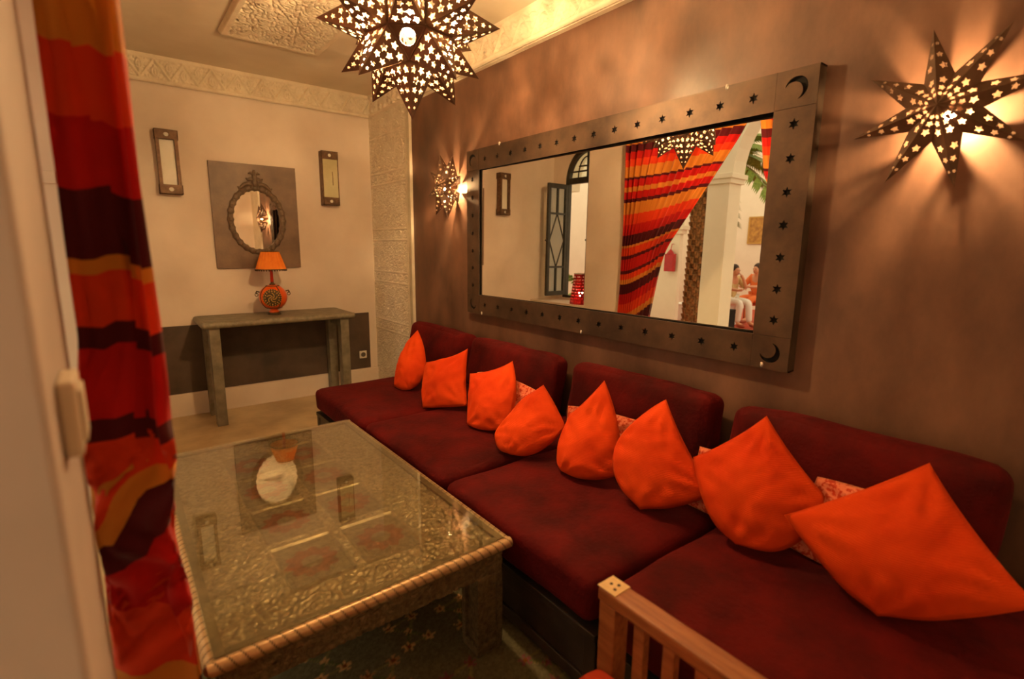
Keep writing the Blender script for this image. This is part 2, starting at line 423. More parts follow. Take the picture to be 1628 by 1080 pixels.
# ------------------------------------------------------------------ window in the niche
w = empty('window_1', (-.45, WY, WZ0)); tag(w, kind='structure')
def arch_pts(r, k=1.12, n=20, a0=0, a1=PI): return [(WY+r*math.cos(a0+(a1-a0)*i/n), WZ1+r*k*math.sin(a0+(a1-a0)*i/n)) for i in range(n+1)]
outer = [(WY-WR, WZ0), (WY+WR, WZ0)]+arch_pts(WR)
innr = [(WY-WR+.05, WZ0+.03), (WY+WR-.05, WZ0+.03)]+arch_pts(WR-.05)
part(MB().plate(outer, [innr], lambda u, v, d: (d, u, v), -.485, -.43).build('frame', M['winframe']), w)
part(MB().box(-.485, -.425, WY-WR+.05, WY+WR-.05, WZ1-.035, WZ1+.035, .004).build('transom', M['winframe']), w)
fb = MB()
fb.box(-.47, -.44, WY-.012, WY+.012, WZ1+.03, WZ1+.325)
for s in (-1, 1):
    fb.tube([(-.455, WY+s*(.16-.14*(1-math.cos(t))), WZ1+.04+.235*math.sin(t)) for t in np.linspace(0, PI/2, 10)], .009, 6)
    fb.box(-.465, -.445, WY+s*.02, WY+s*.27, WZ1+.10, WZ1+.118); fb.box(-.465, -.445, WY+s*.02, WY+s*.15, WZ1+.16, WZ1+.176)
part(fb.build('glazing_bar', M['winframe']), w)
part(MB().plate(arch_pts(WR-.05), [], lambda u, v, d: (d, u, v), -.458, -.454).build('fanlight_pane', M['glass']), w)
def casement(hy, sgn):
    c = MB(); L, z0, z1 = .335, .862, WZ1-.04; x0 = -.43
    px = lambda a: x0+a
    y0, y1 = hy-.018, hy+.018
    c.box(px(0), px(.042), y0, y1, z0, z1, .003); c.box(px(L-.042), px(L), y0, y1, z0, z1, .003)
    c.box(px(.042), px(L-.042), y0, y1, z0, z0+.055, .003); c.box(px(.042), px(L-.042), y0, y1, z1-.055, z1, .003)
    zm0, zm1 = z0+.36, z1-.36
    for z in (zm0, zm1): c.box(px(.042), px(L-.042), y0+.004, y1-.004, z-.012, z+.012)
    for a, b_ in ((z0+.055, zm0-.012), (zm1+.012, z1-.055)): c.box(px(L/2-.011), px(L/2+.011), y0+.004, y1-.004, a, b_)
    zc = (zm0+zm1)/2; D = [(L/2, zm0), (L-.042, zc), (L/2, zm1), (.042, zc)]
    for i in range(4):
        p, q = D[i], D[(i+1) % 4]; c.tube([(px(p[0]), hy, p[1]), (px(q[0]), hy, q[1])], .012, 4)
    o = part(c.build('casement', M['winframe']), w)
    cells = [(.042, L/2-.011, z0+.055, zm0-.012), (L/2+.011, L-.042, z0+.055, zm0-.012), (.042, L/2-.011, zm1+.012, z1-.055), (L/2+.011, L-.042, zm1+.012, z1-.055), (.042, L-.042, zm0+.012, zm1-.012)]
    for a0, a1, c0, c1 in cells:
        part(MB().box(px(a0), px(a1), hy-.002, hy+.002, c0, c1).build('pane', M['glass']), o)
    part(MB().tube([(px(L), hy, zc), (px(L+.025), hy, zc)], .010, 8).build('knob', M['winframe']), o)
bpy.context.view_layer.update()
casement(WY+WR-.03, 1); casement(WY-WR-.003, -1)

# ------------------------------------------------------------------ coffee table
T = empty('coffee_table', (.545, 2.07, 0)); tag(T, 'low square-legged coffee table clad in embossed metal with a glass top', 'table')
tx0, tx1, ty0, ty1 = .095, 1.005, 1.305, 2.845
def top_fn(u, v):
    W, H = tx1-tx0-.03, ty1-ty0-.03
    d = np.minimum(np.minimum(u, W-u), np.minimum(v, H-v))
    h = arabesque(u, v, 200)*.006
    line = 1-sm(np.abs(d-.11), .005, .009); h = np.maximum(h, line*.010)
    return h*np.where(d < .02, 0, 1)
cells = [(.43-tx0-.015, 1.615-ty0-.015), (.665-tx0-.015, 1.615-ty0-.015)]
ALLC = [(x, y) for x in (.315, .555) for y in (.285, .595, .905, 1.215)]
def table_h(u, v):
    W, H = tx1-tx0-.03, ty1-ty0-.03
    d = np.minimum(np.minimum(u, W-u), np.minimum(v, H-v))
    h = arabesque(u, v, 190)*.006
    for cx, cy in ALLC:
        inside = np.maximum(np.abs(u-cx)/.105, np.abs(v-cy)/.14)
        h = np.where(inside < 1, h*.5-.006, h)
        rr = np.hypot(u-cx, (v-cy)); ros = (1-sm(rr, .080, .088))*(.5+.5*np.cos(8*np.arctan2(v-cy, u-cx)+rr*60))
        h = np.where((inside < 1) & (rr < .088), -.006+ros*.006, h)
        h = np.maximum(h, (1-sm(np.abs(inside-1), .04, .07))*.006)
    return h
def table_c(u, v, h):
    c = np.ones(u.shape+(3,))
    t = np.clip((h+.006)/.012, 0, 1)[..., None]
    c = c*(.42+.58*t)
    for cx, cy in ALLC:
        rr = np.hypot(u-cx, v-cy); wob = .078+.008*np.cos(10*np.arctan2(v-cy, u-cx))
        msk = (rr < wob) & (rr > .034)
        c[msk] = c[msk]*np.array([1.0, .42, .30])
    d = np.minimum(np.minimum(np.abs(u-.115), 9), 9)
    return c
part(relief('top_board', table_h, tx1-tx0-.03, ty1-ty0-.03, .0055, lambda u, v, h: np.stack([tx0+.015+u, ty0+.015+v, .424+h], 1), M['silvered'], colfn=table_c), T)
part(MB().box(tx0+.012, tx1-.012, ty0+.012, ty1-.012, .395, .416).build('table_board', M['applied']), T)
part(MB().box(tx0+.004, tx1-.004, ty0+.004, ty1-.004, .440, .448, .002).build('glass_top', M['glass']), T)
for x in (tx0+.02, tx1-.02): part(MB().box(x-.012, x+.012, ty0+.012, ty1-.012, .42, .4392).build('glass_rest', M['applied2']), T)
for y in (ty0+.02, ty1-.02): part(MB().box(tx0+.034, tx1-.034, y-.012, y+.012, .42, .4392).build('glass_rest', M['applied2']), T)
def rope(p, q, r, pitch, depth, width, nseg=16, sq=1.0, starts=1):
    p, q = np.array(p, float), np.array(q, float); L = np.linalg.norm(q-p); n = int(L/pitch*24)
    t = (q-p)/L; a = np.array([0,0,1.]); b_ = np.cross(t, a)
    s, w_ = np.meshgrid(np.linspace(0, L, n), np.linspace(0, 2*PI, nseg, endpoint=False), indexing='ij')
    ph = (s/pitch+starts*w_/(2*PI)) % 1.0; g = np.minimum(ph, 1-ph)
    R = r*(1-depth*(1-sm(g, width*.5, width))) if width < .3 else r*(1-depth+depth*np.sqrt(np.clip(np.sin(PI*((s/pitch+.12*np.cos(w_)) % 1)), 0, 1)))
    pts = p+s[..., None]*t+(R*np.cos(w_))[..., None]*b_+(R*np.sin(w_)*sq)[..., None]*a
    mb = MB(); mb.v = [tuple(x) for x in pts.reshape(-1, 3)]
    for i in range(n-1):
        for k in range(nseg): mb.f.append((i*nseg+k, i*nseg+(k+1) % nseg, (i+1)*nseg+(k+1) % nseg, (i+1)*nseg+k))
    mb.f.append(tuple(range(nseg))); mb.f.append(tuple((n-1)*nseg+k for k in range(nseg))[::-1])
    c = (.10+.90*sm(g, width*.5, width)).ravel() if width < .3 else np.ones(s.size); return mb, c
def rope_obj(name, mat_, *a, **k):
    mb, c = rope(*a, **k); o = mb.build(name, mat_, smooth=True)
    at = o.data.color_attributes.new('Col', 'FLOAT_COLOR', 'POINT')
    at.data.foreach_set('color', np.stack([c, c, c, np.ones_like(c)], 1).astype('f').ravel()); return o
rz = .421
for p, q in (((tx0-.012, ty0, rz), (tx1+.012, ty0, rz)), ((tx0-.012, ty1, rz), (tx1+.012, ty1, rz)), ((tx0, ty0, rz), (tx0, ty1, rz)), ((tx1, ty0, rz), (tx1, ty1, rz))):
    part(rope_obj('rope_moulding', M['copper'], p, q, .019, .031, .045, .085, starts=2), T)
def apron_fn(L):
    def f(u, v): return arabesque(u, v, 210)*.005
    return f
for y, sg in ((ty0+.012, -1), (ty1-.012, 1)):
    L = tx1-tx0-.03
    part(relief('apron', apron_fn(L), L, .085, .006, lambda u, v, h, y=y, sg=sg: np.stack([tx0+.015+u, y+sg*h, .318+v], 1), M['applied']), T)
    part(MB().box(tx0+.015, tx1-.015, y-sg*.018, y, .318, .403).build('apron_board', M['applied']), T)
for x, sg in ((tx0+.012, -1), (tx1-.012, 1)):
    L = ty1-ty0-.06
    part(relief('apron', apron_fn(L), L, .085, .006, lambda u, v, h, x=x, sg=sg: np.stack([x+sg*h, ty0+.03+u, .318+v], 1), M['applied']), T)
    part(MB().box(x-sg*.018, x, ty0+.03, ty1-.03, .318, .403).build('apron_board', M['applied']), T)
LEG = .105
for lx in (tx0+.015, tx1-.015-LEG):
    for ly in (ty0+.005, ty1-.005-LEG):
        lb = MB().box(lx+.012, lx+LEG-.012, ly+.012, ly+LEG-.012, 0.0125, .395)
        lo = part(lb.build('leg', M['applied']), T)
        tr = MB()
        for zz in ((.0125, .05), (.275, .318)): tr.box(lx, lx+LEG, ly, ly+LEG, zz[0], zz[1], .004)
        for ax in (lx, lx+LEG-.022):
            for ay in (ly, ly+LEG-.022): tr.box(ax, ax+.022, ay, ay+.022, .05, .275)
        t2 = tr.build('leg_frame', M['applied']); t2.parent = lo; bpy.context.view_layer.update(); t2.matrix_parent_inverse = lo.matrix_world.inverted()

# ------------------------------------------------------------------ rug
rx0, rx1, ry0, ry1 = -.02, 1.75, .15, 2.95
RES = .008
nu, nv = int((rx1-rx0)/RES), int((ry1-ry0)/RES)
u, v = np.meshgrid(np.linspace(rx0, rx1, nu), np.linspace(ry0, ry1, nv), indexing='ij')
base = np.array(lin(108,102,76)); colr = np.ones((nu, nv, 3))*base
colr *= (0.85+.3*rng.random((nu, nv, 1)))
def flower(cx, cy, r, c, pet=5):
    d = np.hypot(u-cx, v-cy); a = np.arctan2(v-cy, u-cx); R = r*(.72+.28*np.cos(pet*a))
    colr[d < R] = lin(*c); colr[d < r*.28] = lin(120,70,30)
def stem(p, q, c=(110,100,66), wd_=.005):
    p, q = np.array(p), np.array(q); t = np.clip(((u-p[0])*(q[0]-p[0])+(v-p[1])*(q[1]-p[1]))/((q-p)@(q-p)), 0, 1)
    colr[np.hypot(u-p[0]-t*(q[0]-p[0]), v-p[1]-t*(q[1]-p[1])) < wd_] = lin(*c)
SPR = [(.75,1.58,0), (.45,1.63,0), (.60,1.42,1), (1.07,1.15,2), (.33,1.40,2), (.90,1.86,1), (.12,1.62,0)]
for gx in np.arange(.06, 1.8, .30):
    for gy in np.arange(.32, 2.9, .31):
        cx, cy = gx+(.15 if int(round((gy-.32)/.31)) % 2 else 0), gy
        if min(math.hypot(cx-q[0], cy-q[1]) for q in SPR) > .2: SPR.append((cx, cy, int(rng.integers(0, 3))))
for cx, cy, pk in SPR:
    pal = [(206,160,104), (176,128,84), (132,76,78)][pk]
    D = [(.045,.065), (-.055,.055), (.05,-.065), (-.035,-.07), (.0,.0)]
    for k in range(4):
        stem((cx+D[k][0], cy+D[k][1]), (cx+D[(k+1) % 4][0], cy+D[(k+1) % 4][1]), (136,124,80)); stem((cx, cy), (cx+D[k][0], cy+D[k][1]), (96,104,66))
    for k, (dx, dy) in enumerate(D): flower(cx+dx, cy+dy, .026 if k < 4 else .018, pal)
mb = MB(); mb.v = np.stack([u.ravel(), v.ravel(), np.full(u.size, .012)], 1).tolist()
i, j = np.meshgrid(np.arange(nu-1), np.arange(nv-1), indexing='ij'); a = (i*nv+j).ravel(); mb.f = np.stack([a, a+nv, a+nv+1, a+1], 1).tolist()
R_ = empty('rug', ((rx0+rx1)/2, (ry0+ry1)/2, 0)); tag(R_, 'dark green-grey rug with small flower sprigs under the coffee table', 'rug')
o = mb.build('pile', M['rug'], fixn=False); part(o, R_)
at = o.data.color_attributes.new('Col', 'FLOAT_COLOR', 'POINT'); at.data.foreach_set('color', np.concatenate([colr.reshape(-1, 3), np.ones((u.size, 1))], 1).astype('f').ravel())
part(MB().box(rx0, rx1, ry0, ry1, .001, .011).build('backing', M['dado']), R_)

# ------------------------------------------------------------------ sofa modules
SY = [3.665, 2.745, 1.835, .93, .01]
NTH = ['farthest, next to the carved panel', 'second from the carved panel', 'third from the carved panel', 'nearest, beside the wooden chair arm']
SX0, SX1 = 1.055, 2.12
for k in range(4):
    y1, y0 = SY[k], SY[k+1]
    e = empty('sofa_base', ((SX0+SX1)/2, (y0+y1)/2, 0)); tag(e, 'black wooden sofa base with rails and posts, '+NTH[k], 'sofa base', 'bases of the low sofa')
    ya, yb = y0+.006, y1-.006
    part(MB().box(SX0+.01, SX1, ya, yb, .235, .262, .003).build('platform', M['darkwood']), e)
    for yy in (ya, yb-.05):
        for xx in (SX0+.015, SX1-.06): part(MB().box(xx, xx+.05, yy, yy+.05, .013, .235, .003).build('post', M['darkwood']), e)
    part(MB().box(SX0+.02, SX0+.045, ya+.05, yb-.05, .17, .235, .003).build('rail', M['darkwood']), e)
    part(MB().box(SX0+.02, SX0+.045, ya+.05, yb-.05, .03, .075, .003).build('rail', M['darkwood']), e)
    part(MB().box(SX0+.032, SX0+.040, ya+.05, yb-.05, .075, .17).build('panel', M['darkwood']), e)
    if k in (0, 3):
        yy = yb-.045 if k == 0 else ya+.02
        part(MB().box(SX0+.065, SX1-.06, yy, yy+.025, .17, .235, .003).build('rail', M['darkwood']), e)
    V, F = rbox((SX1-SX0)/2, (y1-y0)/2-.010, .082, .045, 18, (0,0,.012), .010, k+1, 4.0)
    c = Vector(((SX0+SX1)/2, (y0+y1)/2, .262+.084))
    o = MB().add([Vector(q)+c for q in V], F).build('seat_cushion', M['velvet'], smooth=True)
    zmin = min(q.co.z for q in o.data.vertices); o.data.transform(Matrix.Translation((0, 0, .2625-zmin)))
    tag(o, 'dark red velvet seat cushion, '+NTH[k], 'cushion', 'seat cushions of the low sofa')
BY = [(3.92, 3.06), (3.00, 2.12), (1.98, 1.13), (1.03, .20)]
for k, (y1, y0) in enumerate(BY):
    V, F = rbox(.075, (y1-y0)/2, .172, .05, 16, (.022,.012,.012), .012, k+11, 5.0)
    lean = math.radians(-11); Rm = Matrix.Rotation(-lean, 3, 'Y')
    c = Vector((2.005, (y0+y1)/2, .44+.165+.012))
    P = [Rm @ Vector(q)+c for q in V]
    o = MB().add(P, F).build('back_cushion', M['velvet'], smooth=True)
    zs = [q.co.z for q in o.data.vertices]; xs = [q.co.x for q in o.data.vertices]
    o.data.transform(Matrix.Translation((min(0, 2.143-max(xs)), 0, .456-min(zs))))
    tag(o, 'dark red velvet back cushion against the wall, '+['farthest, beside the carved panel', 'second from the carved panel', 'third from the carved panel', 'nearest, behind the largest orange pillow'][k], 'cushion', 'back cushions of the low sofa')

# ------------------------------------------------------------------ pillows
def plane_pts(px, contact, zc, yaw, lean):
    d = ray(contact); q = CAM+d*(zc-CAMH)/d[2]
    a, t = math.radians(yaw), math.radians(lean)
    n = np.array([-math.cos(a)*math.cos(t), -math.sin(a)*math.cos(t), math.sin(t)])
    out = []
    for p in px:
        d = ray(p); out.append(CAM+d*(((q-CAM)@n)/(d@n)))
    return out, n
def pillow(name, mat_, px8, contact, yaw, lean, thick, seed, label, group, zc=.466, shift=(0,0,0), n=26):
    """px8: corner, edge-mid, corner, edge-mid ... (8 outline pixels, seen lying in the pillow's own plane)"""
    P8, nrm = plane_pts(px8, contact, zc, yaw, lean)
    P8 = [p+np.array(shift) for p in P8]
    c = [P8[0], P8[2], P8[4], P8[6]]; mids = [P8[1], P8[3], P8[5], P8[7]]
    def edge(i, t):
        A, B, Mi = c[i], c[(i+1) % 4], mids[i]; K = 2*Mi-(A+B)/2
        return (1-t)**2*A+2*t*(1-t)*K+t*t*B
    ts = np.linspace(0, 1, n); G = np.zeros((n, n, 3))
    for i, s in enumerate(ts):
        for j, t in enumerate(ts):
            top, bot = edge(0, s), edge(2, 1-s); rgt, lft = edge(1, t), edge(3, 1-t)
            G[i, j] = (1-t)*top+t*bot+(1-s)*lft+s*rgt-((1-s)*(1-t)*c[0]+s*(1-t)*c[1]+s*t*c[2]+(1-s)*t*c[3])
    ctr = G.reshape(-1, 3).mean(0)
    for i, s in enumerate(ts):                      # the corner that carries the weight is pushed round
        for j, t in enumerate(ts):
            G[i, j] += (ctr-c[2])*(.10 if seed in (4, 6, 7, 8) else .03)*math.exp(-((1-s)**2+(1-t)**2)/.05)
    V = []
    e1 = (c[1]-c[0])/np.linalg.norm(c[1]-c[0])
    for side in (1, -1):
        for i, s in enumerate(ts):
            for j, t in enumerate(ts):
                a = max(0, 4*s*(1-s)); b_ = max(0, 4*t*(1-t))
                h = thick*(a**.55)*(b_**.55)*(.80+.2*a*b_)
                p = G[i, j]
                q = Vector(p*9)+Vector((seed*3.7, seed*1.3, 0))
                wv = noise.noise(q)*.014+noise.noise(q*2.3)*.008-.006*max(0, 1-abs(noise.noise(q*1.4+Vector((5,2,1))))*7)
                # gathers that fan out from the corners
                for ci, (si, ti) in enumerate(((0,0),(1,0),(1,1),(0,1))):
                    r = math.hypot(s-si, t-ti); an = math.atan2(abs(t-ti), abs(s-si))
                    wv += .008*math.exp(-((r-.28)/.16)**2)*math.sin(an*13+seed*2+ci)
                m_ = min(1, (a*b_)**.5*1.6)
                V.append(p+nrm*(side*h*(1.0 if side > 0 else .6)+wv*m_))
    F = []
    for k in (0, 1):
        o_ = k*n*n
        for i in range(n-1):
            for j in range(n-1):
                q = (o_+i*n+j, o_+(i+1)*n+j, o_+(i+1)*n+j+1, o_+i*n+j+1); F.append(q if k == 0 else q[::-1])
    mb = MB(); mb.v = [tuple(p) for p in V]; mb.f = F
    me = bpy.data.meshes.new(name); me.from_pydata(mb.v, [], mb.f)
    bm = bmesh.new(); bm.from_mesh(me); bmesh.ops.remove_doubles(bm, verts=bm.verts, dist=.0008); bmesh.ops.recalc_face_normals(bm, faces=bm.faces); bm.to_mesh(me); bm.free()
    me.materials.append(mat_); me.polygons.foreach_set('use_smooth', [True]*len(me.polygons))
    o = bpy.data.objects.new(name, me); col.objects.link(o)
    return tag(o, label, 'pillow', group)
OG = 'orange pillows along the sofa'
PIL = [
 ([(664,525),(675,556),(676,588),(668,608),(652,621),(638,620),(626,614),(638,562)], (645,619), 30, 33, .075, 'orange pillow standing on edge at the far end of the row'),
 ([(744,554),(741,600),(743,646),(706,648),(671,650),(671,612),(677,576),(714,568)], (705,648), 24, 33, .075, 'orange pillow second from the far end of the row'),
 ([(815,574),(820,636),(800,684),(768,684),(741,676),(744,634),(747,594),(784,588)], (768,684), 18, 33, .075, 'orange pillow third from the far end, one corner pointing up'),
 ([(864,612),(884,646),(899,678),(858,718),(808,728),(790,710),(787,688),(820,647)], (830,726), 20, 38, .075, 'slumped orange pillow fourth from the far end'),
 ([(961,605),(985,690),(978,758),(932,763),(890,750),(886,716),(906,658),(930,638)], (930,762), 18, 32, .075, 'upright orange pillow fifth from the far end'),
 ([(1059,635),(1093,714),(1139,786),(1086,804),(1015,820),(976,752),(984,697),(1018,662)], (1040,818), 18, 32, .080, 'rounded orange pillow sixth from the far end with a pointed right corner'),
 ([(1219,661),(1258,722),(1312,790),(1262,868),(1165,876),(1122,808),(1102,727),(1164,698)], (1200,882), 14, 32, .075, 'large orange pillow overlapped by the nearest one'),
 ([(1471,733),(1540,838),(1640,957),(1513,976),(1385,983),(1312,902),(1245,815),(1362,777)], (1420,984), 10, 32, .080, 'largest orange pillow nearest the camera at the right edge'),
]
for k, (px, ct, yw, ln, th, lb) in enumerate(PIL):
    pillow('orange_pillow', M['orange'], px, ct, yw, ln, th, k+1, lb, OG, shift=(-.030,-.016,.008) if k == 7 else (0,0,0))
PG = 'patterned pink pillows behind the orange ones'
PAT = [
 ([(742,592),(780,596),(838,622),(836,650),(846,690),(800,684),(748,664),(744,630)], (795,688), 14, 36, 'patterned pink pillow peeping out behind the third orange pillow'),
 ([(886,646),(930,652),(998,670),(990,705),(986,752),(930,742),(872,722),(880,690)], (930,745), 14, 36, 'patterned pink pillow behind the upright fifth orange pillow'),
 ([(1096,712),(1130,722),(1190,740),(1180,790),(1160,842),(1120,828),(1074,806),(1085,760)], (1115,828), 10, 36, 'patterned pink pillow between the sixth and seventh orange pillows'),
 ([(1285,762),(1340,776),(1470,815),(1520,920),(1512,995),(1380,950),(1232,874),(1260,815)], (1380,950), 4, 37, 'patterned pink pillow under the largest orange pillow'),
]
for k, (px, ct, yw, ln, lb) in enumerate(PAT):
    pillow('patterned_pillow', M['pinkpat'], px, ct, yw, ln, .03, k+21, lb, PG, zc=.466, shift=(.075,.0,-.012))

# ------------------------------------------------------------------ big wall mirror with pierced frame
MY0, MY1, MZ0, MZ1 = .897, 3.257, .958, 2.120
GY0, GY1, GZ0, GZ1 = 1.053, 3.104, 1.099, 1.979
XF = 2.110                                         # front of the frame
Mi = empty('wall_mirror', (XR, (MY0+MY1)/2, MZ0)); tag(Mi, 'large wall mirror in a bronze frame pierced with stars and crescents', 'mirror')
fx = lambda u, v, d: (XF+.006-d, u, v)
def moon(cx, cy, r, rot):
    pts = []
    for i in range(17): t = rot-2.2+4.4*i/16; pts.append((cx+r*math.cos(t), cy+r*math.sin(t)))
    ox, oy = cx-r*.38*math.cos(rot), cy-r*.38*math.sin(rot)
    e1 = pts[-1]; e0 = pts[0]
    a1 = math.atan2(e1[1]-oy, e1[0]-ox); a0 = math.atan2(e0[1]-oy, e0[0]-ox); rr = math.hypot(e1[0]-ox, e1[1]-oy)
    if a1 < a0: a1 += 2*PI
    for i in range(1, 16):
        t = a1+(a0-a1)*i/16; pts.append((ox+rr*math.cos(t), oy+rr*math.sin(t)))
    return pts
ST = .021
def rail(z0, z1, n, zc, ya, yb):
    holes = [star2d(ya+(yb-ya)*i/(n-1), zc, ST) for i in range(n)]
    part(smooth_by_angle(MB().plate([(GY0, z0), (GY1, z0), (GY1, z1), (GY0, z1)], holes, fx, 0, .006).build('frame_rail', M['frame']), 30), Mi)
rail(GZ1, MZ1, 14, 2.045, 1.14, 3.03); rail(MZ0, GZ0, 13, 1.030, 1.13, 3.03)
def stile(y0, y1, yc):
    holes = [star2d(yc, 1.165+(1.92-1.165)*i/6, ST) for i in range(7)]
    part(MB().plate([(y0, GZ0), (y1, GZ0), (y1, GZ1), (y0, GZ1)], holes, fx, 0, .006).build('frame_stile', M['frame']), Mi)
stile(MY0, GY0, .972); stile(GY1, MY1, 3.183)
for (y0, y1, ys) in ((MY0, GY0, -1), (GY1, MY1, 1)):
    for (z0, z1, zs) in ((MZ0, GZ0, -1), (GZ1, MZ1, 1)):
        g = .0012
        part(MB().plate([(y0+g, z0+g), (y1-g, z0+g), (y1-g, z1-g), (y0+g, z1-g)], [moon((y0+y1)/2, (z0+z1)/2, .042, math.atan2(zs, ys))], fx, 0, .007).build('corner_plate', M['frame']), Mi)
sb = MB()                                          # returns of the frame to the wall
sb.box(XF+.004, XR, MY0, MY0+.006, MZ0, MZ1); sb.box(XF+.004, XR, MY1-.006, MY1, MZ0, MZ1)
sb.box(XF+.004, XR, MY0, MY1, MZ0, MZ0+.006); sb.box(XF+.004, XR, MY0, MY1, MZ1-.006, MZ1)
part(sb.build('frame_side', M['frame']), Mi)
bk = MB()
for a_ in ((MY0+.007, GY0-.004, MZ0+.007, MZ1-.007), (GY1+.004, MY1-.007, MZ0+.007, MZ1-.007), (GY0-.004, GY1+.004, MZ0+.007, GZ0-.004), (GY0-.004, GY1+.004, GZ1+.004, MZ1-.007)): bk.box(2.1215, 2.1235, *a_)
part(bk.build('backing_board', M['black']), Mi)
gb = MB().box(-.002, .002, GY0-.012-2.0785, GY1+.012-2.0785, GZ0-.012-1.539, GZ1+.012-1.539)      # the glass sits a touch askew in its frame
gm = Matrix.Translation((2.145, 2.0785, 1.539)) @ Matrix.Rotation(math.radians(.9), 4, 'Z') @ Matrix.Rotation(.0044, 4, 'Y')
gb.v = [tuple(gm @ Vector(p)) for p in gb.v]
part(gb.build('mirror_glass', M['mirror']), Mi)
for px in ((1155,138),(765,498),(923,528),(1210,580),(793,228)):
    d = ray(px); q = CAM+d*((XF-.004)/d[0])
    part(MB().lathe([(.001,-.012),(.006,-.010),(.008,0),(.006,.010),(.001,.012)], (q[0]+.006, q[1], q[2]), 10).build('clip', M['nail'], smooth=True), Mi)

# ------------------------------------------------------------------ pierced star lanterns
def pierced_tri(mb, a, b_, t, holes):
    """triangle a-b-t with star-shaped cut-outs; holes: (s along base -1..1 scaled by local half width, height fraction, radius)"""
    a, b_, t = Vector(a), Vector(b_), Vector(t)
    ex = (b_-a); L = ex.length; ex.normalize(); ft = (t-a); ax = ft.dot(ex); ey = ft-ex*ax; H = ey.length; ey.normalize()
    loops = []
    for s, f, r in holes:
        y = H*f; xl = ax*f; xr = L+(ax-L)*f; hw = (xr-xl)/2; cx = (xl+xr)/2+s*hw
        # keep inside
        m1 = min(r, hw*(1-abs(s))*.80, y*.92)
        if m1 < .004: continue
        loops.append(star2d(cx, y, m1, 5, .55, PI/2+s))
    V, T_ = fill2d([(0,0), (L,0), (ax, H)], loops)
    mb.add([a+ex*u_+ey*v_ for u_, v_ in V], [tuple(t_) for t_ in T_])
SPK = [(-.66,.13,.017),(0,.11,.017),(.66,.13,.017),(-.36,.30,.017),(.36,.30,.017),(-.44,.47,.014),(.44,.47,.014),(0,.64,.011),(0,.78,.007)]
def star_lantern(c, R, r, rot, cam_open):
    g = 1+math.sqrt(2); bm = bmesh.new()
    pts = set()
    for perm in ((1,1,g),(1,g,1),(g,1,1)):
        for sx in (-1,1):
            for sy in (-1,1):
                for sz in (-1,1): pts.add((perm[0]*sx, perm[1]*sy, perm[2]*sz))
    k = r/math.sqrt(2+g*g)
    for p in pts: bm.verts.new(Vector(p)*k)
    bmesh.ops.convex_hull(bm, input=bm.verts[:]); bmesh.ops.dissolve_limit(bm, angle_limit=.02, verts=bm.verts[:], edges=bm.edges[:])
    Rm = Matrix.Rotation(rot, 3, 'Z'); polys = []
    for f in bm.faces:
        ctr = f.calc_center_median(); polys.append(([Rm @ v.co for v in f.verts], Rm @ ctr))
    bm.free()
    root = empty('star_lantern', tuple(c)); tag(root, 'hanging many-pointed star lantern of pierced dark tin, glowing', 'lantern')
    best = max(range(len(polys)), key=lambda i: polys[i][1].normalized().dot(cam_open))
    for i, (P, ctr) in enumerate(polys):
        if i == best: continue
        tip = ctr.normalized()*R*(1.0 if len(P) == 4 else .93); mb = MB()
        for q in range(len(P)):
            pierced_tri(mb, P[q], P[(q+1) % len(P)], tip, SPK)
        mb.build('point', M['lantern'], root, fixn=False)
    P, ctr = polys[best]; fr = MB()  # face toward the camera, added flat with a hole to imitate bulb glare
    for q in range(len(P)): fr.tube([P[q], P[(q+1) % len(P)]], .005, 6)
    fr.build('glare_rim', M['lantern'], root)
    nrm = ctr.normalized(); e1 = (P[1]-P[0]).normalized(); e2 = nrm.cross(e1); hl = [circ2d(0, 0, .032, .032, 20)]+[star2d(.050*math.cos(t), .050*math.sin(t), .014, 5, .55) for t in np.arange(6)*PI/3]
    if len(P) == 3: hl = hl[:1]
    MB().plate([((p-ctr).dot(e1), (p-ctr).dot(e2)) for p in P], hl, lambda u, v, d: ctr+e1*u+e2*v+nrm*d, 0, .002).build('glare_plate', M['lantern'], root)
    MB().sphere((0,0,0), .040, 12, 8, (1,1,1.25)).build('bulb', M['bulb_star'], root, smooth=True)
    top = ZC-c[2]
    ch = MB(); ch.tube([(0,0,R-.01), (0,0,top-.02)], .005, 8)
    ch.build('chain', M['lantern'], root)
    MB().lathe([(.05, 0), (.045, -.012), (.012, -.03)], (0,0,top-.001), 20).build('ceiling_rose', M['lantern'], root)
    return root
SC = Vector((1.108, 2.145, 2.378))
star_lantern(SC, .385, .205, math.radians(14), (Vector(CAM)-SC).normalized())

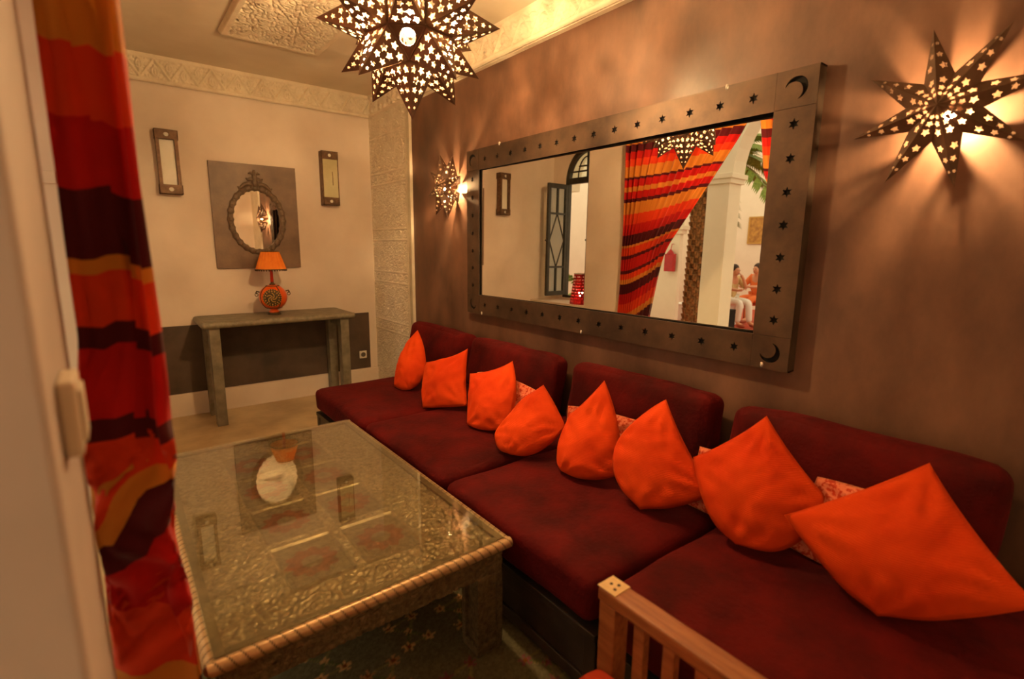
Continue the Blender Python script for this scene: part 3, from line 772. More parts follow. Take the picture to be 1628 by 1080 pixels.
def star_sconce(y, z, label, spin=0.0):
    root = empty('star_sconce', (XR, y, z)); tag(root, label, 'wall lamp', 'star wall lamps on the brown wall')
    # local frame: -x is out of the wall, y along the wall, z up
    R1, R0 = .245, .098
    ang = lambda i: spin+i*PI/4
    tip = [Vector((-.105, R1*math.cos(ang(i)), R1*math.sin(ang(i)))) for i in range(8)]
    val = [Vector((-.115, R0*math.cos(ang(i)+PI/8), R0*math.sin(ang(i)+PI/8))) for i in range(8)]
    mid = [Vector((-.150, .092*math.cos(ang(i)), .092*math.sin(ang(i)))) for i in range(8)]
    apex = Vector((-.180, 0, 0))
    bmid = [Vector((-.010, .088*math.cos(ang(i)), .088*math.sin(ang(i)))) for i in range(8)]
    for i in range(8):
        a, b_ = val[i-1], val[i]; mb = MB()
        HS2 = [(-.1,.20,.0125),(.1,.44,.011),(0,.68,.008)]
        pierced_tri(mb, a, mid[i], tip[i], HS2); pierced_tri(mb, mid[i], b_, tip[i], [(-s_, f_, r_) for s_, f_, r_ in HS2])
        mb.build('point', M['lantern'], root, fixn=False)
        mb = MB()
        FH = [(.1,.18,.0125),(0,.44,.010),(0,.64,.0075)]
        pierced_tri(mb, a, mid[i], apex, FH); pierced_tri(mb, mid[i], b_, apex, [(-s_, f_, r_) for s_, f_, r_ in FH])
        mb.build('facet', M['lantern'], root, fixn=False)
        mb = MB()                                  # back shell of the point, pierced so that light rakes the wall
        BH = [(.0,.14,.011),(.3,.32,.010),(-.3,.34,.009),(0,.56,.008)]
        pierced_tri(mb, bmid[i], a, tip[i], BH); pierced_tri(mb, b_, bmid[i], tip[i], BH)
        mb.build('back_facet', M['lantern'], root, fixn=False)
    MB().sphere((-.098, -.012, -.022), .011, 12, 8).build('bulb', M['bulb'], root, smooth=True)
    MB().tube([(-.001,0,0), (-.06,-.01,-.01)], .014, 10).build('socket', M['lantern'], root)
    return root
star_sconce(.505, 1.878, 'star-shaped pierced tin wall lamp at the right end of the mirror', math.radians(32))
star_sconce(3.50, 1.895, 'star-shaped pierced tin wall lamp at the left of the mirror near the carved panel', math.radians(32))

# ------------------------------------------------------------------ console table
K = empty('console_table', (1.10, 4.74, 0)); tag(K, 'grey-green wooden console table with carved edge on square legs', 'table')
kx0, kx1, ky0, ky1, kz = .505, 1.70, 4.50, 4.985, .85
part(MB().box(kx0+.02, kx1-.02, ky0+.02, ky1, kz-.045, kz, .006).build('table_top', M['greywood']), K)
GW = mat('grey_green_carving', lin(112,104,84), lin(140,130,108), 30, .5, attr='Col')
part(rope_obj('carved_edge', GW, (kx0, ky0+.016, kz-.026), (kx1, ky0+.016, kz-.026), .025, .30, .042, .34), K)
part(rope_obj('carved_edge', GW, (kx0+.016, ky0, kz-.026), (kx0+.016, ky1, kz-.026), .025, .30, .042, .34), K)
part(rope_obj('carved_edge', GW, (kx1-.016, ky0, kz-.026), (kx1-.016, ky1, kz-.026), .025, .30, .042, .34), K)
for x in (kx0+.045, kx1-.12):
    for y in (ky0+.03, ky1-.115): part(MB().box(x, x+.075, y, y+.085, 0, kz-.045, .004).build('leg', M['greywood']), K)
    part(MB().box(x+.02, x+.055, ky0+.115, ky1-.115, kz-.13, kz-.045, .003).build('side_rail', M['greywood']), K)

# ------------------------------------------------------------------ table lamp
L0 = empty('table_lamp', (1.085, 4.76, kz)); tag(L0, 'table lamp with orange shade and round orange base in dark filigree on the console', 'lamp')
MB().lathe([(.052,0),(.055,.006),(.050,.016),(.040,.020)], n=28).build('foot', M['lampdark'], L0, smooth=True)
MB().lathe([(.036,.018),(.042,.024),(.030,.040),(.024,.050)], n=28).build('foot_collar', M['lamporange'], L0, smooth=True)
prof = [(max(.012, .112*math.sin(t)), .150-.108*math.cos(t)) for t in np.linspace(.18, PI-.16, 22)]
bd = MB().lathe(prof, n=40).build('body', M['lamporange'], L0, smooth=True)
fl = MB()
cdir = Vector((-.30, -.95, .02)).normalized()
def on_body(th, ph, r=.1135):
    """th/ph around an axis facing the room"""
    ax = cdir; e1 = Vector((0,0,1)).cross(ax).normalized(); e2 = ax.cross(e1)
    d = ax*math.cos(th)+(e1*math.cos(ph)+e2*math.sin(ph))*math.sin(th); return d*r+Vector((0,0,.150))
P = []
nr, na = 7, 36
for i_ in range(nr):
    for j_ in range(na): P.append(on_body(.70*i_/(nr-1)+.002, 2*PI*j_/na, .1142))
fl.v = [tuple(p) for p in P]
for i_ in range(nr-1):
    for j_ in range(na): fl.f.append((i_*na+j_, i_*na+(j_+1) % na, (i_+1)*na+(j_+1) % na, (i_+1)*na+j_))
md = fl.build('medallion', M['lampdark'], L0, smooth=True)
sc = MB()
for r_, n_, q in ((.50, 16, .006), (.64, 24, .005)):
    for j_ in range(n_): sc.sphere(on_body(r_, 2*PI*j_/n_, .1155), q, 6, 4)
for j_ in range(5):
    a0 = j_*1.26; sc.tube([on_body(.05+.32*t/8, a0+1.6*t/8, .1158) for t in range(9)], .0035, 5)
sc.build('filigree', M['gilt'], md)
ring = MB()
for zz in (.062, .246):
    rr = .112*math.sin(math.acos(max(-1, min(1, (.150-zz)/.108))))
    ring.tube([(rr*math.cos(2*PI*k/32), rr*math.sin(2*PI*k/32), zz) for k in range(33)], .005, 6, False)
for k in range(4):
    a0 = k*PI/2+.3
    ring.tube([(1.01*.112*math.sin(t)*math.cos(a0), 1.01*.112*math.sin(t)*math.sin(a0), .150-.109*math.cos(t)) for t in np.linspace(.55, PI-.45, 16)], .004, 5)
ring.build('filigree_band', M['lampdark'], L0)
for s in (-1, 1):
    hb = MB(); hb.tube([(s*.105, 0, .198), (s*.128, 0, .204), (s*.134, 0, .194), (s*.126, 0, .184)], .006, 6)
    hb.tube([(s*.130+.012*math.cos(t), .0, .176+.014*math.sin(t)) for t in np.linspace(0, 2*PI, 13)], .003, 5, False)
    hb.build('ring_handle', M['lampdark'], L0)
MB().lathe([(.022,.256),(.026,.262),(.013,.270),(.012,.285)], n=20).build('neck_collar', M['lampdark'], L0, smooth=True)
MB().lathe([(.013,.280),(.012,.36),(.012,.50)], n=16).build('stem', M['lampred'], L0, smooth=True)
sh = MB(); n_ = 40; V = []
for r_, z_ in ((.122,.388),(.118,.396),(.070,.540)):
    for k in range(n_): V.append(((r_+.0025*math.cos(k*PI))*math.cos(2*PI*k/n_), (r_+.0025*math.cos(k*PI))*math.sin(2*PI*k/n_), z_))
sh.add(V, [(i_*n_+k, i_*n_+(k+1) % n_, (i_+1)*n_+(k+1) % n_, (i_+1)*n_+k) for i_ in range(2) for k in range(n_)])
so = sh.build('shade', M['lampshade'], L0); md_ = so.modifiers.new('thick', 'SOLIDIFY'); md_.thickness = .003
tr = MB()
for r_, z_ in ((.123,.389),(.070,.540)): tr.tube([(r_*math.cos(2*PI*k/32), r_*math.sin(2*PI*k/32), z_) for k in range(33)], .0045, 6, False)
tr.build('shade_trim', M['lampdark'], so)
tb = MB()
for k in range(36): tb.sphere((.122*math.cos(2*PI*k/36), .122*math.sin(2*PI*k/36), .380), .0055, 6, 4)
tb.build('bead_fringe', M['lampdark'], so)
sp = MB()
for k in range(3): sp.tube([(0,0,.5), (.07*math.cos(k*2.09), .07*math.sin(k*2.09), .538)], .003, 5)
sp.build('shade_spider', M['lampdark'], L0)

# ------------------------------------------------------------------ oval mirror on a grey panel
O = empty('oval_mirror', (1.05, YB, 1.25)); tag(O, 'small oval mirror with carved rim on a square grey panel above the console', 'mirror')
fy = lambda u, v, d: (u, YB-.004-d, v)
ox, oz, orx, orz = 1.052, 1.655, .187, .250
part(MB().plate([(.712, 1.243), (1.393, 1.243), (1.393, 2.121), (.712, 2.121)], [circ2d(ox, oz, orx, orz, 48)], fy, 0, .022).build('panel', M['dado2'] if 'dado2' in M else mat('grey_panel_paint', lin(104,84,68), lin(128,104,84), 6, .45, bump=.1, bscale=60)), O)
part(MB().plate(circ2d(ox, oz, orx+.002, orz+.002, 48), [], fy, .006, .012).build('mirror_glass', M['mirror']), O)
rim = MB(); nR, nS = 72, 10; V = []
for k in range(nR):
    a0 = 2*PI*k/nR; c_, s_ = math.cos(a0), math.sin(a0)
    for q in range(nS):
        w_ = 2*PI*q/nS; rr = .024+.005*math.cos(24*a0*1.0)
        V.append((ox+(orx+.022+rr*math.cos(w_))*c_, YB-.026-.6*rr-rr*.6*math.sin(w_)+.012, oz+(orz+.022+rr*math.cos(w_))*s_))
rim.add(V, [(k*nS+q, k*nS+(q+1) % nS, ((k+1) % nR)*nS+(q+1) % nS, ((k+1) % nR)*nS+q) for k in range(nR) for q in range(nS)])
RM = mat('carved_rim', lin(96,80,62), lin(120,100,80), 40, .5, bump=.2, bscale=80)
part(rim.build('rim', RM, smooth=True), O)
for k in range(30):
    bd_ = MB(); a0 = 2*PI*k/30; bd_.sphere((ox+(orx+.024)*math.cos(a0), YB-.040, oz+(orz+.024)*math.sin(a0)), .017, 8, 6, (1, .55, 1))
    part(bd_.build('rim_bead', RM, smooth=True), O)
cr = MB()
for s in (-1, 1):
    cr.tube([(ox+s*x, YB-.030, z) for x, z in ((.02,1.945),(.05,1.960),(.085,1.950),(.110,1.925),(.125,1.915),(.135,1.930))], [.016,.018,.016,.013,.010,.006], 8)
    cr.tube([(ox+s*x, YB-.030, z) for x, z in ((.01,1.985),(.035,2.000),(.055,1.990),(.065,2.005))], [.014,.015,.011,.006], 8)
    cr.tube([(ox+s*x, YB-.030, z) for x, z in ((.005,2.035),(.03,2.050),(.045,2.040))], [.012,.011,.006], 8)
cr.tube([(ox, YB-.030, z) for z in (1.935,1.97,2.01,2.05,2.075)], [.026,.024,.020,.016,.008], 10)
part(cr.build('crest', RM, smooth=True), O)

# ------------------------------------------------------------------ box wall lights on the back wall
def box_light(x, z, w_, label, glass, open_):
    e = empty('box_sconce', (x, YB, z)); tag(e, label, 'wall light', 'box wall lights beside the oval mirror')
    D, H = .085, .48
    for s in (-1, 1):
        zz = s*(H/2-.035)
        pl = MB().plate([(-w_/2, zz-.035), (w_/2, zz-.035), (w_/2, zz+.035), (-w_/2, zz+.035)], [circ2d(0, zz, .018, .016, 20)], lambda u, v, d: (u, -d, v), D-.004, D)
        bx = MB().add(pl.v, pl.f)
        bx.box(-w_/2, -w_/2+.004, -D, 0, zz-.035, zz+.035); bx.box(w_/2-.004, w_/2, -D, 0, zz-.035, zz+.035)
        bx.box(-w_/2, w_/2, -D, 0, zz+(.031 if s > 0 else -.035), zz+(.035 if s > 0 else -.031))
        o = bx.build('end_cap', M['iron'], e)
        MB().add(*[(lambda b_: (b_.v, b_.f))(MB().lathe([(.001,0),(.014,.002),(.014,.004)], n=18))][0]).build('cap_disc', M['sconceglass'], o)
        d_ = [c_ for c_ in o.children][0]; d_.rotation_euler = (PI/2, 0, 0); d_.location = (0, -D+.012, zz)
    MB().box(-w_/2, w_/2, -.006, -.001, -H/2, H/2).build('back_plate', M['iron'] if not open_ else M['plaster'], e)
    for s in (-1, 1):
        MB().box(s*(w_/2-.016) - .011, s*(w_/2-.016)+.011, -D+.002, -.006, -H/2+.07, H/2-.07).build('side_post', M['iron'], e) if open_ else MB().box(s*(w_/2-.004)-.004, s*(w_/2-.004)+.004, -D+.004, -.006, -H/2+.07, H/2-.07).build('side_post', M['iron'], e)
    if open_: MB().box(-w_/2+.028, w_/2-.028, -.050, -.044, -H/2+.071, H/2-.071).build('glass_panel', M['sconceglass'], e)
    else:
        g = MB().box(-w_/2+.010, w_/2-.002, -D+.006, -D+.012, -H/2+.071, H/2-.071).build('glass_panel', glass, e)
        MB().tube([(.02, -D+.004, -.06), (.018, -D+.004, .06)], .003, 6).build('lamp_holder', M['iron'], g)
    return e
box_light(.440, 2.072, .155, 'iron box wall light with an open pale panel, left of the oval mirror', M['sconceglass'], True)
box_light(1.692, 2.055, .150, 'iron box wall light with greenish glass, right of the oval mirror', M['sconcegreen'], False)

# ------------------------------------------------------------------ socket and switch
S = empty('wall_socket', (1.955, YB-.006, .345)); tag(S, 'small cream power socket low on the dark dado beside the console', 'socket')
MB().box(-.038, .038, -.010, 0, -.038, .038, .004).build('plate', M['white'], S)
so_ = MB().lathe([(.024,0),(.024,.003),(.020,.003)], n=24); o = so_.build('insert', M['dark_plastic'], S); o.rotation_euler = (PI/2,0,0); o.location = (0,-.010,0)
W_ = empty('light_switch', (XL, .74, 1.262)); tag(W_, 'white surface-mounted light switch on the pier at the left edge', 'switch')
MB().box(0, .017, -.04, .04, -.042, .042, .004).build('box', M['beige'], W_)
MB().box(.017, .021, -.026, .026, -.03, .03, .002).build('rocker', M['beige'], W_)

# ------------------------------------------------------------------ wooden armchair in the foreground
A = empty('armchair', (.58, .40, 0)); tag(A, 'teak armchair with slatted sides and red cushion, cropped at the bottom edge', 'chair')
ax1, ax0, afy, aby = .935, .225, .765, .02
for x in (ax1-.06, ax0):
    for y, zt in ((afy-.055, .585), (aby, .80)):
        part(MB().box(x+.003, x+.057, y, y+.05, .012, zt, .003).build('leg', M['wood']), A)
    o = part(MB().box(x, x+.06, aby+.05, afy, .585, .622, .006).build('arm', M['wood']), A)
    e_ = MB().add(MB().box(x+.001, x+.059, afy-.055, afy+.002, .6215, .6245, .001).v, MB().box(x+.001, x+.059, afy-.055, afy+.002, .6215, .6245, .001).f).build('end_plate', M['woodend'])
    e_.parent = o; bpy.context.view_layer.update(); e_.matrix_parent_inverse = o.matrix_world.inverted()
    dots = MB()
    for dx, dy in ((-.010,-.010),(.010,-.006),(0,.010)): dots.lathe([(.0045, 0), (.004, .0012)], (x+.03+dx, afy-.028+dy, .6245), 8)
    dd = dots.build('dowel', M['hair']); dd.parent = o; dd.matrix_parent_inverse = o.matrix_world.inverted()
    for k in range(7):
        y = aby+.08+k*(afy-.055-aby-.12)/7+.045
        part(MB().box(x+.018, x+.042, y, y+.030, .245, .586, .002).build('side_slat', M['wood']), A)
    part(MB().box(x+.012, x+.048, aby+.05, afy-.055, .20, .245, .003).build('side_rail', M['wood']), A)
part(MB().box(ax0+.06, ax1-.06, afy-.045, afy-.015, .24, .30, .003).build('front_rail', M['wood']), A)
part(MB().box(ax0+.06, ax1-.06, aby+.01, aby+.04, .24, .30, .003).build('back_rail', M['wood']), A)
for k in range(6):
    y = aby+.05+k*.11; part(MB().box(ax0+.05, ax1-.05, y, y+.07, .285, .302, .002).build('seat_slat', M['wood']), A)
part(MB().box(ax0+.06, ax1-.06, aby+.005, aby+.035, .735, .80, .004).build('top_rail', M['wood']), A)
for k in range(7):
    x = ax0+.09+k*.084; part(MB().box(x, x+.03, aby+.012, aby+.030, .30, .735, .002).build('back_slat', M['wood']), A)
V, F = rbox((ax1-ax0)/2-.066, (afy-aby)/2-.04, .058, .04, 12, (0,0,.015), .006, 31, 5)
o = MB().add([Vector(q)+Vector(((ax0+ax1)/2, (afy+aby)/2+.025, .303+.074)) for q in V], F).build('chair_cushion', mat('rust_red_cloth', lin(150,44,22), lin(176,58,28), 6, .85, sheen=.2, spec=.15), smooth=True)
tag(o, 'rust red seat cushion on the teak armchair', 'cushion')

# ------------------------------------------------------------------ striped curtains of the opening
def curtain(mirror_y, zoff, label, phase, xc=.0, amp=.034, ties=None):
    """fold lines run from the rail to the tie-back and down; far curtain is gathered at y=3.57"""
    nu_, nv_ = 150, 120
    zt = 2.635; zs = np.linspace(zt, .03, nv_)
    kz = [2.635, 2.49, 2.07, 1.47, 1.19, .79, .03] if ties is None else ties[0]
    ke = [2.25, 2.29, 2.57, 2.98, 3.06, 3.14, 3.20] if ties is None else ties[1]
    e = np.interp(-zs, [-k for k in kz], ke)
    ker = np.ones(9)/9; e = np.convolve(np.pad(e, 4, mode='edge'), ker, mode='valid')
    us = np.linspace(0, 1, nu_)
    Y = 3.505-(3.505-e)[None, :]*us[:, None]
    Z = np.tile(zs, (nu_, 1))
    sq = (3.505-e)/(3.505-2.25)                     # how tightly gathered
    ph = 2*PI*13*us[:, None]**.9+phase
    X = xc+amp*np.sin(ph+.5*np.sin(3*Z+us[:, None]*5))*(.55+.45*sq)[None, :]**-.25*.8+.010*np.sin(ph*2.1+Z*2)
    X = X+.012*np.sin(us[:, None]*9+Z*3)
    ds = np.hypot(np.diff(Y, axis=1), np.diff(Z, axis=1)); s = np.concatenate([np.zeros((nu_, 1)), np.cumsum(ds, 1)], 1)
    Yw = Y if not mirror_y else 2*2.285-Y
    P = np.stack([X, Yw, Z], -1).reshape(-1, 3)
    mb = MB(); mb.grid([tuple(p) for p in P], nu_, nv_)
    return mb, s, us, zs, X, Yw, Z
def curtain_obj(name, mb, s, nu_, nv_, label):
    root = empty(name, (0, 0, 0))
    o = mb.build('cloth', M['curtain'], root, smooth=True, fixn=False)
    uvl = o.data.uv_layers.new(name='cloth'); sf = np.asarray(s).ravel()
    vi = np.zeros(len(o.data.loops), dtype=np.int32); o.data.loops.foreach_get('vertex_index', vi)
    uvd = np.zeros((len(vi), 2), 'f'); uvd[:, 1] = sf[vi]/3.0; uvd[:, 0] = vi/len(sf)
    uvl.data.foreach_set('uv', uvd.ravel())
    md_ = o.modifiers.new('thick', 'SOLIDIFY'); md_.thickness = .0015
    tag(root, label, 'curtain', 'striped curtains of the opening'); return root, o
mb, s, us, zs, X, Y, Z = curtain(False, 0, '', 0.0)
rt, _ = curtain_obj('striped_curtain', mb, s-.015, len(us), len(zs), 'red and orange striped curtain tied back across the opening, seen in the mirror')
tb_ = MB(); tb_.tube([(.0+.055*math.cos(t), 3.33+.27*math.sin(t), 1.40+.10*math.sin(t)) for t in np.linspace(0, 2*PI, 25)], .012, 8, False)
# near curtain: gathered close to the camera, tied lower, pinched and twisted at the tie
def near_curtain():
    nu_, nv_ = 220, 200
    zt = 2.635; zs = np.linspace(zt, .03, nv_); us = np.linspace(0, 1, nu_)
    e = np.interp(-zs, [-2.635, -2.05, -1.5, -1.1, -.95, -.75, -.03], [1.20, 1.10, .70, .42, .30, .34, .42])   # width towards the room centre
    e = np.convolve(np.pad(e, 6, mode='edge'), np.ones(13)/13, mode='valid')
    Y = 1.0+(e[None, :]*us[:, None])
    Z = np.tile(zs, (nu_, 1))
    pin = np.exp(-((zs-.95)/.13)**2)
    ph = 2*PI*8.5*us[:, None]**.85+.9
    low = sm(-zs, -1.32, -1.12)
    A = (.050-.010*pin+.012*sm(-zs, -.8, -.3)+.012*low)[None, :]*(1-.45*us[:, None])
    tw = (pin[None, :]*1.2)*np.sin(us[:, None]*12+zs[None, :]*14)
    X = .004-.014*low[None, :]+A*np.sin(ph+.35*np.sin(Z*3.1+us[:, None]*4)+tw)+.006*np.sin(ph*2.3+Z*4)
    Y = Y+.018*np.cos(ph*1.0+Z*2)*(1-.3*us[:, None])+.01
    Y = Y+.012*np.sin(2*PI*X/.033+Z*1.7+18*pin[None, :]*Z)*(1-.5*us[:, None])
    dy = np.abs(np.diff(1.0+e[None, :]*us[:, None], axis=1)); dz = np.abs(np.diff(Z, axis=1))
    s = np.concatenate([np.zeros((nu_, 1)), np.cumsum(np.hypot(dy, dz), 1)], 1)
    s = s-.085+.03*np.sin(us[:, None]*7)+.10*pin[None, :]*np.sin(us[:, None]*16)*sm(-zs, -1.15, -.95)[None, :]
    s = s+.004*np.sin(X*95+1)+.10*(X/.05)*np.exp(-((Z-.97)/.09)**2)
    mb = MB(); mb.grid([tuple(p) for p in np.stack([X, Y, Z], -1).reshape(-1, 3)], nu_, nv_)
    return mb, s, nu_, nv_
mb, s, a_, b2 = near_curtain()
curtain_obj('striped_curtain', mb, s, a_, b2, 'red, orange and maroon striped curtain hanging close to the camera at the left')
rd = MB().tube([(0, .70, 2.645), (0, 3.85, 2.645)], .011, 10).build('curtain_rod', M['iron']); tag(rd, 'dark curtain rod along the top of the opening', 'curtain rod')

# red pierced lantern on the window seat
Q = empty('red_lantern', (-.20, 4.25, .80)); tag(Q, 'tapered red pierced lantern standing on the window seat, seen in the mirror', 'lantern')
mb = MB(); nS_ = 8
for k in range(nS_):
    a0, a1 = 2*PI*k/nS_, 2*PI*(k+1)/nS_
    r0, r1, hh = .130, .085, .36
    p = [(r0*math.cos(a0), r0*math.sin(a0), 0), (r0*math.cos(a1), r0*math.sin(a1), 0), (r1*math.cos(a1), r1*math.sin(a1), hh), (r1*math.cos(a0), r1*math.sin(a0), hh)]
    A_, B_, C_, D_ = map(Vector, p); W0 = (B_-A_).length; W1 = (C_-D_).length; exv = (B_-A_).normalized(); eyv = ((C_+D_)/2-(A_+B_)/2); Hh = eyv.length; eyv.normalize()
    hl = []
    for rI in range(9):
        vv = .035+rI*.036; ww = W0+(W1-W0)*vv/Hh
        for cI in (-1, 0, 1):
            hl.append(circ2d(W0/2+(cI+(.5 if rI % 2 else 0)-.25)*ww*.27, vv, .0085, .0085, 8))
    V2, T2 = fill2d([(0,0), (W0,0), (W0/2+W1/2, Hh), (W0/2-W1/2, Hh)], hl)
    mb.add([A_+exv*u_+eyv*v_ for u_, v_ in V2], [tuple(t_) for t_ in T2])
mb.build('shade', M['redtin'], Q, fixn=False)
MB().tube([(.086*math.cos(2*PI*k/24), .086*math.sin(2*PI*k/24), .36) for k in range(25)], .006, 6, False).build('rim', M['nail'], Q)
MB().lathe([(.128,0),(.128,.008)], n=24).build('base', M['redtin'], Q)
MB().sphere((0,0,.12), .03, 10, 8).build('bulb', mat('red_lantern_bulb', (1,.9,.7), emit=((1,.6,.35), 40)), Q, smooth=True)

# ------------------------------------------------------------------ gallery and courtyard, seen in the mirror through the opening
ZF = -.12
struct(MB().box(-2.45, -.55, -3, 10, -.25, 0).build('floor_gallery', M['cream']))
struct(MB().box(-10, -2.45, -3, 10, ZF-.1, ZF).build('floor_courtyard', M['terracotta']))
struct(MB().box(-10.2, -10, -3, 10, ZF, 5).build('wall_courtyard_far', M['cream']))
struct(MB().box(-10, -.55, 10, 10.2, ZF, 5).build('wall_courtyard_side', M['cream']))
low_ = [(-3, 2.42)]
for cy_ in (-.69, 2.18, 5.05, 7.92):
    low_ += [(cy_-1.25*math.cos(PI*i_/24), 2.42+1.15*math.sin(PI*i_/24)) for i_ in range(25)]
low_ += [(10, 2.42), (10, 4.4), (-3, 4.4)]
struct(MB().plate(low_, [], lambda u, v, d: (d, u, v), -2.30, -2.0).build('wall_gallery', M['cream']))
def column(x, y, w_, zb, zc, label, name='gallery_column'):
    e = empty(name, (x, y, zb)); tag(e, label, 'column')
    H = zc-zb
    MB().box(-w_/2, w_/2, -w_/2, w_/2, 0, H-.12, .008).build('shaft', M['cream'], e)
    MB().box(-w_/2-.03, w_/2+.03, -w_/2-.03, w_/2+.03, H-.12, H-.06, .006).build('capital', M['cream'], e)
    MB().box(-w_/2-.055, w_/2+.055, -w_/2-.055, w_/2+.055, H-.06, H, .006).build('abacus', M['cream'], e)
    MB().box(-w_/2-.03, w_/2+.03, -w_/2-.03, w_/2+.03, 0, .10, .006).build('plinth', M['cream'], e)
    return e
column(-2.15, 3.61, .30, 0, 2.42, 'tall square cream column just outside the opening, seen in the mirror')
e = empty('courtyard_pier', (-3.75, 5.57, ZF)); tag(e, 'broad cream pier with moulded capital behind the curtain, seen in the mirror', 'pier')
MB().box(.05, .15, -.45, 1.6, 0, 1.86, .01).build('shaft', M['cream'], e)
MB().box(.03, .20, -.50, 1.6, 1.86, 1.93, .008).build('capital', M['cream'], e)
MB().box(.01, .24, -.54, 1.6, 1.93, 2.00, .008).build('abacus', M['cream'], e)
MB().box(.05, .15, -.45, 1.6, 2.00, 3.6, .008).build('upper_wall', M['cream'], e)
e = empty('hanging_lantern', (-3.52, 5.24, 1.10)); tag(e, 'dark red box lantern hanging on the cream pier, seen in the mirror', 'lantern')
MB().box(-.05, .05, -.085, .085, 0, .30, .006).build('body', M['redtin'], e)
MB().lathe([(.07, .30), (.05, .33), (.012, .38)], n=8).build('cap', M['redtin'], e)
MB().tube([(0, 0, .37), (-.03, 0, .47), (-.079, 0, .47)], .008, 6).build('hook', M['redtin'], e)

def palm(x, y, zb, h, nf, L, label, r0=.16):
    e = empty('palm_tree', (x, y, zb)); tag(e, label, 'palm tree', 'palms in the courtyard')
    tr = MB().tube([(.03*math.sin(k), .02*math.cos(k*1.3), h*k/12) for k in range(13)], [r0*(1-.25*k/12) for k in range(13)], 14)
    tr.build('trunk', M['bark'], e, smooth=True)
    rows = int(h/.11)
    bt = MB().add(*(lambda b_: (b_.v, b_.f))(MB().box(-.035, .035, 0, .05, 0, .13, .012)))
    bo = bt.build('leaf_base', M['bark'], e); bo.location = (0, r0*.9, 0); first = True
    for k in range(rows):
        for q in range(7):
            a0 = 2*PI*q/7+(k % 2)*PI/7; rr = r0*(1-.25*k/rows)*.88
            o = bo if first else bo.copy()
            if not first: col.objects.link(o)
            first = False
            o.location = (rr*math.cos(a0), rr*math.sin(a0), .03+k*.11); o.rotation_euler = (-.28, 0, a0-PI/2)
    for f in range(nf):
        a0 = 2*PI*f/nf+.3*random.random(); el = .9-.9*(f % 3)/2+.15*random.random()
        if math.cos(a0) > .4 and math.sin(a0) > -.75: continue
        mb = MB(); pts = []
        for t in np.linspace(0, 1, 12):
            rr = L*t*math.cos(el*(1-.5*t)); zz = h+L*(math.sin(el)*t-.75*t*t); pts.append(Vector((rr*math.cos(a0), rr*math.sin(a0), zz)))
        mb.tube(pts, [.016*(1-.8*k/11) for k in range(12)], 5)
        sd = Vector((-math.sin(a0), math.cos(a0), 0))
        for k in range(1, 12):
            p = pts[k]; tdir = (pts[k]-pts[k-1]).normalized()
            for s_ in (-1, 1):
                for off in (0, .25, .5, .75):
                    p2 = p-tdir*(L/11)*off; ll = .42*L/1.3*(1-.55*k/11)
                    tip = p2+sd*s_*ll*.85+tdir*ll*.55+Vector((0,0,-ll*.30)); wv = tdir*.020
                    mb.add([p2-wv, p2+wv, tip, (p2+tip)/2+Vector((0,0,.012))+wv*1.6, (p2+tip)/2-wv*1.6], [(0,1,3,4),(4,3,2)])
        mb.build('frond', M['leaf'], e, fixn=False)
    return e
palm(-4.75, 5.46, ZF, 3.30, 18, 1.75, 'palm tree with rough brown trunk beside the cream pier, seen in the mirror')

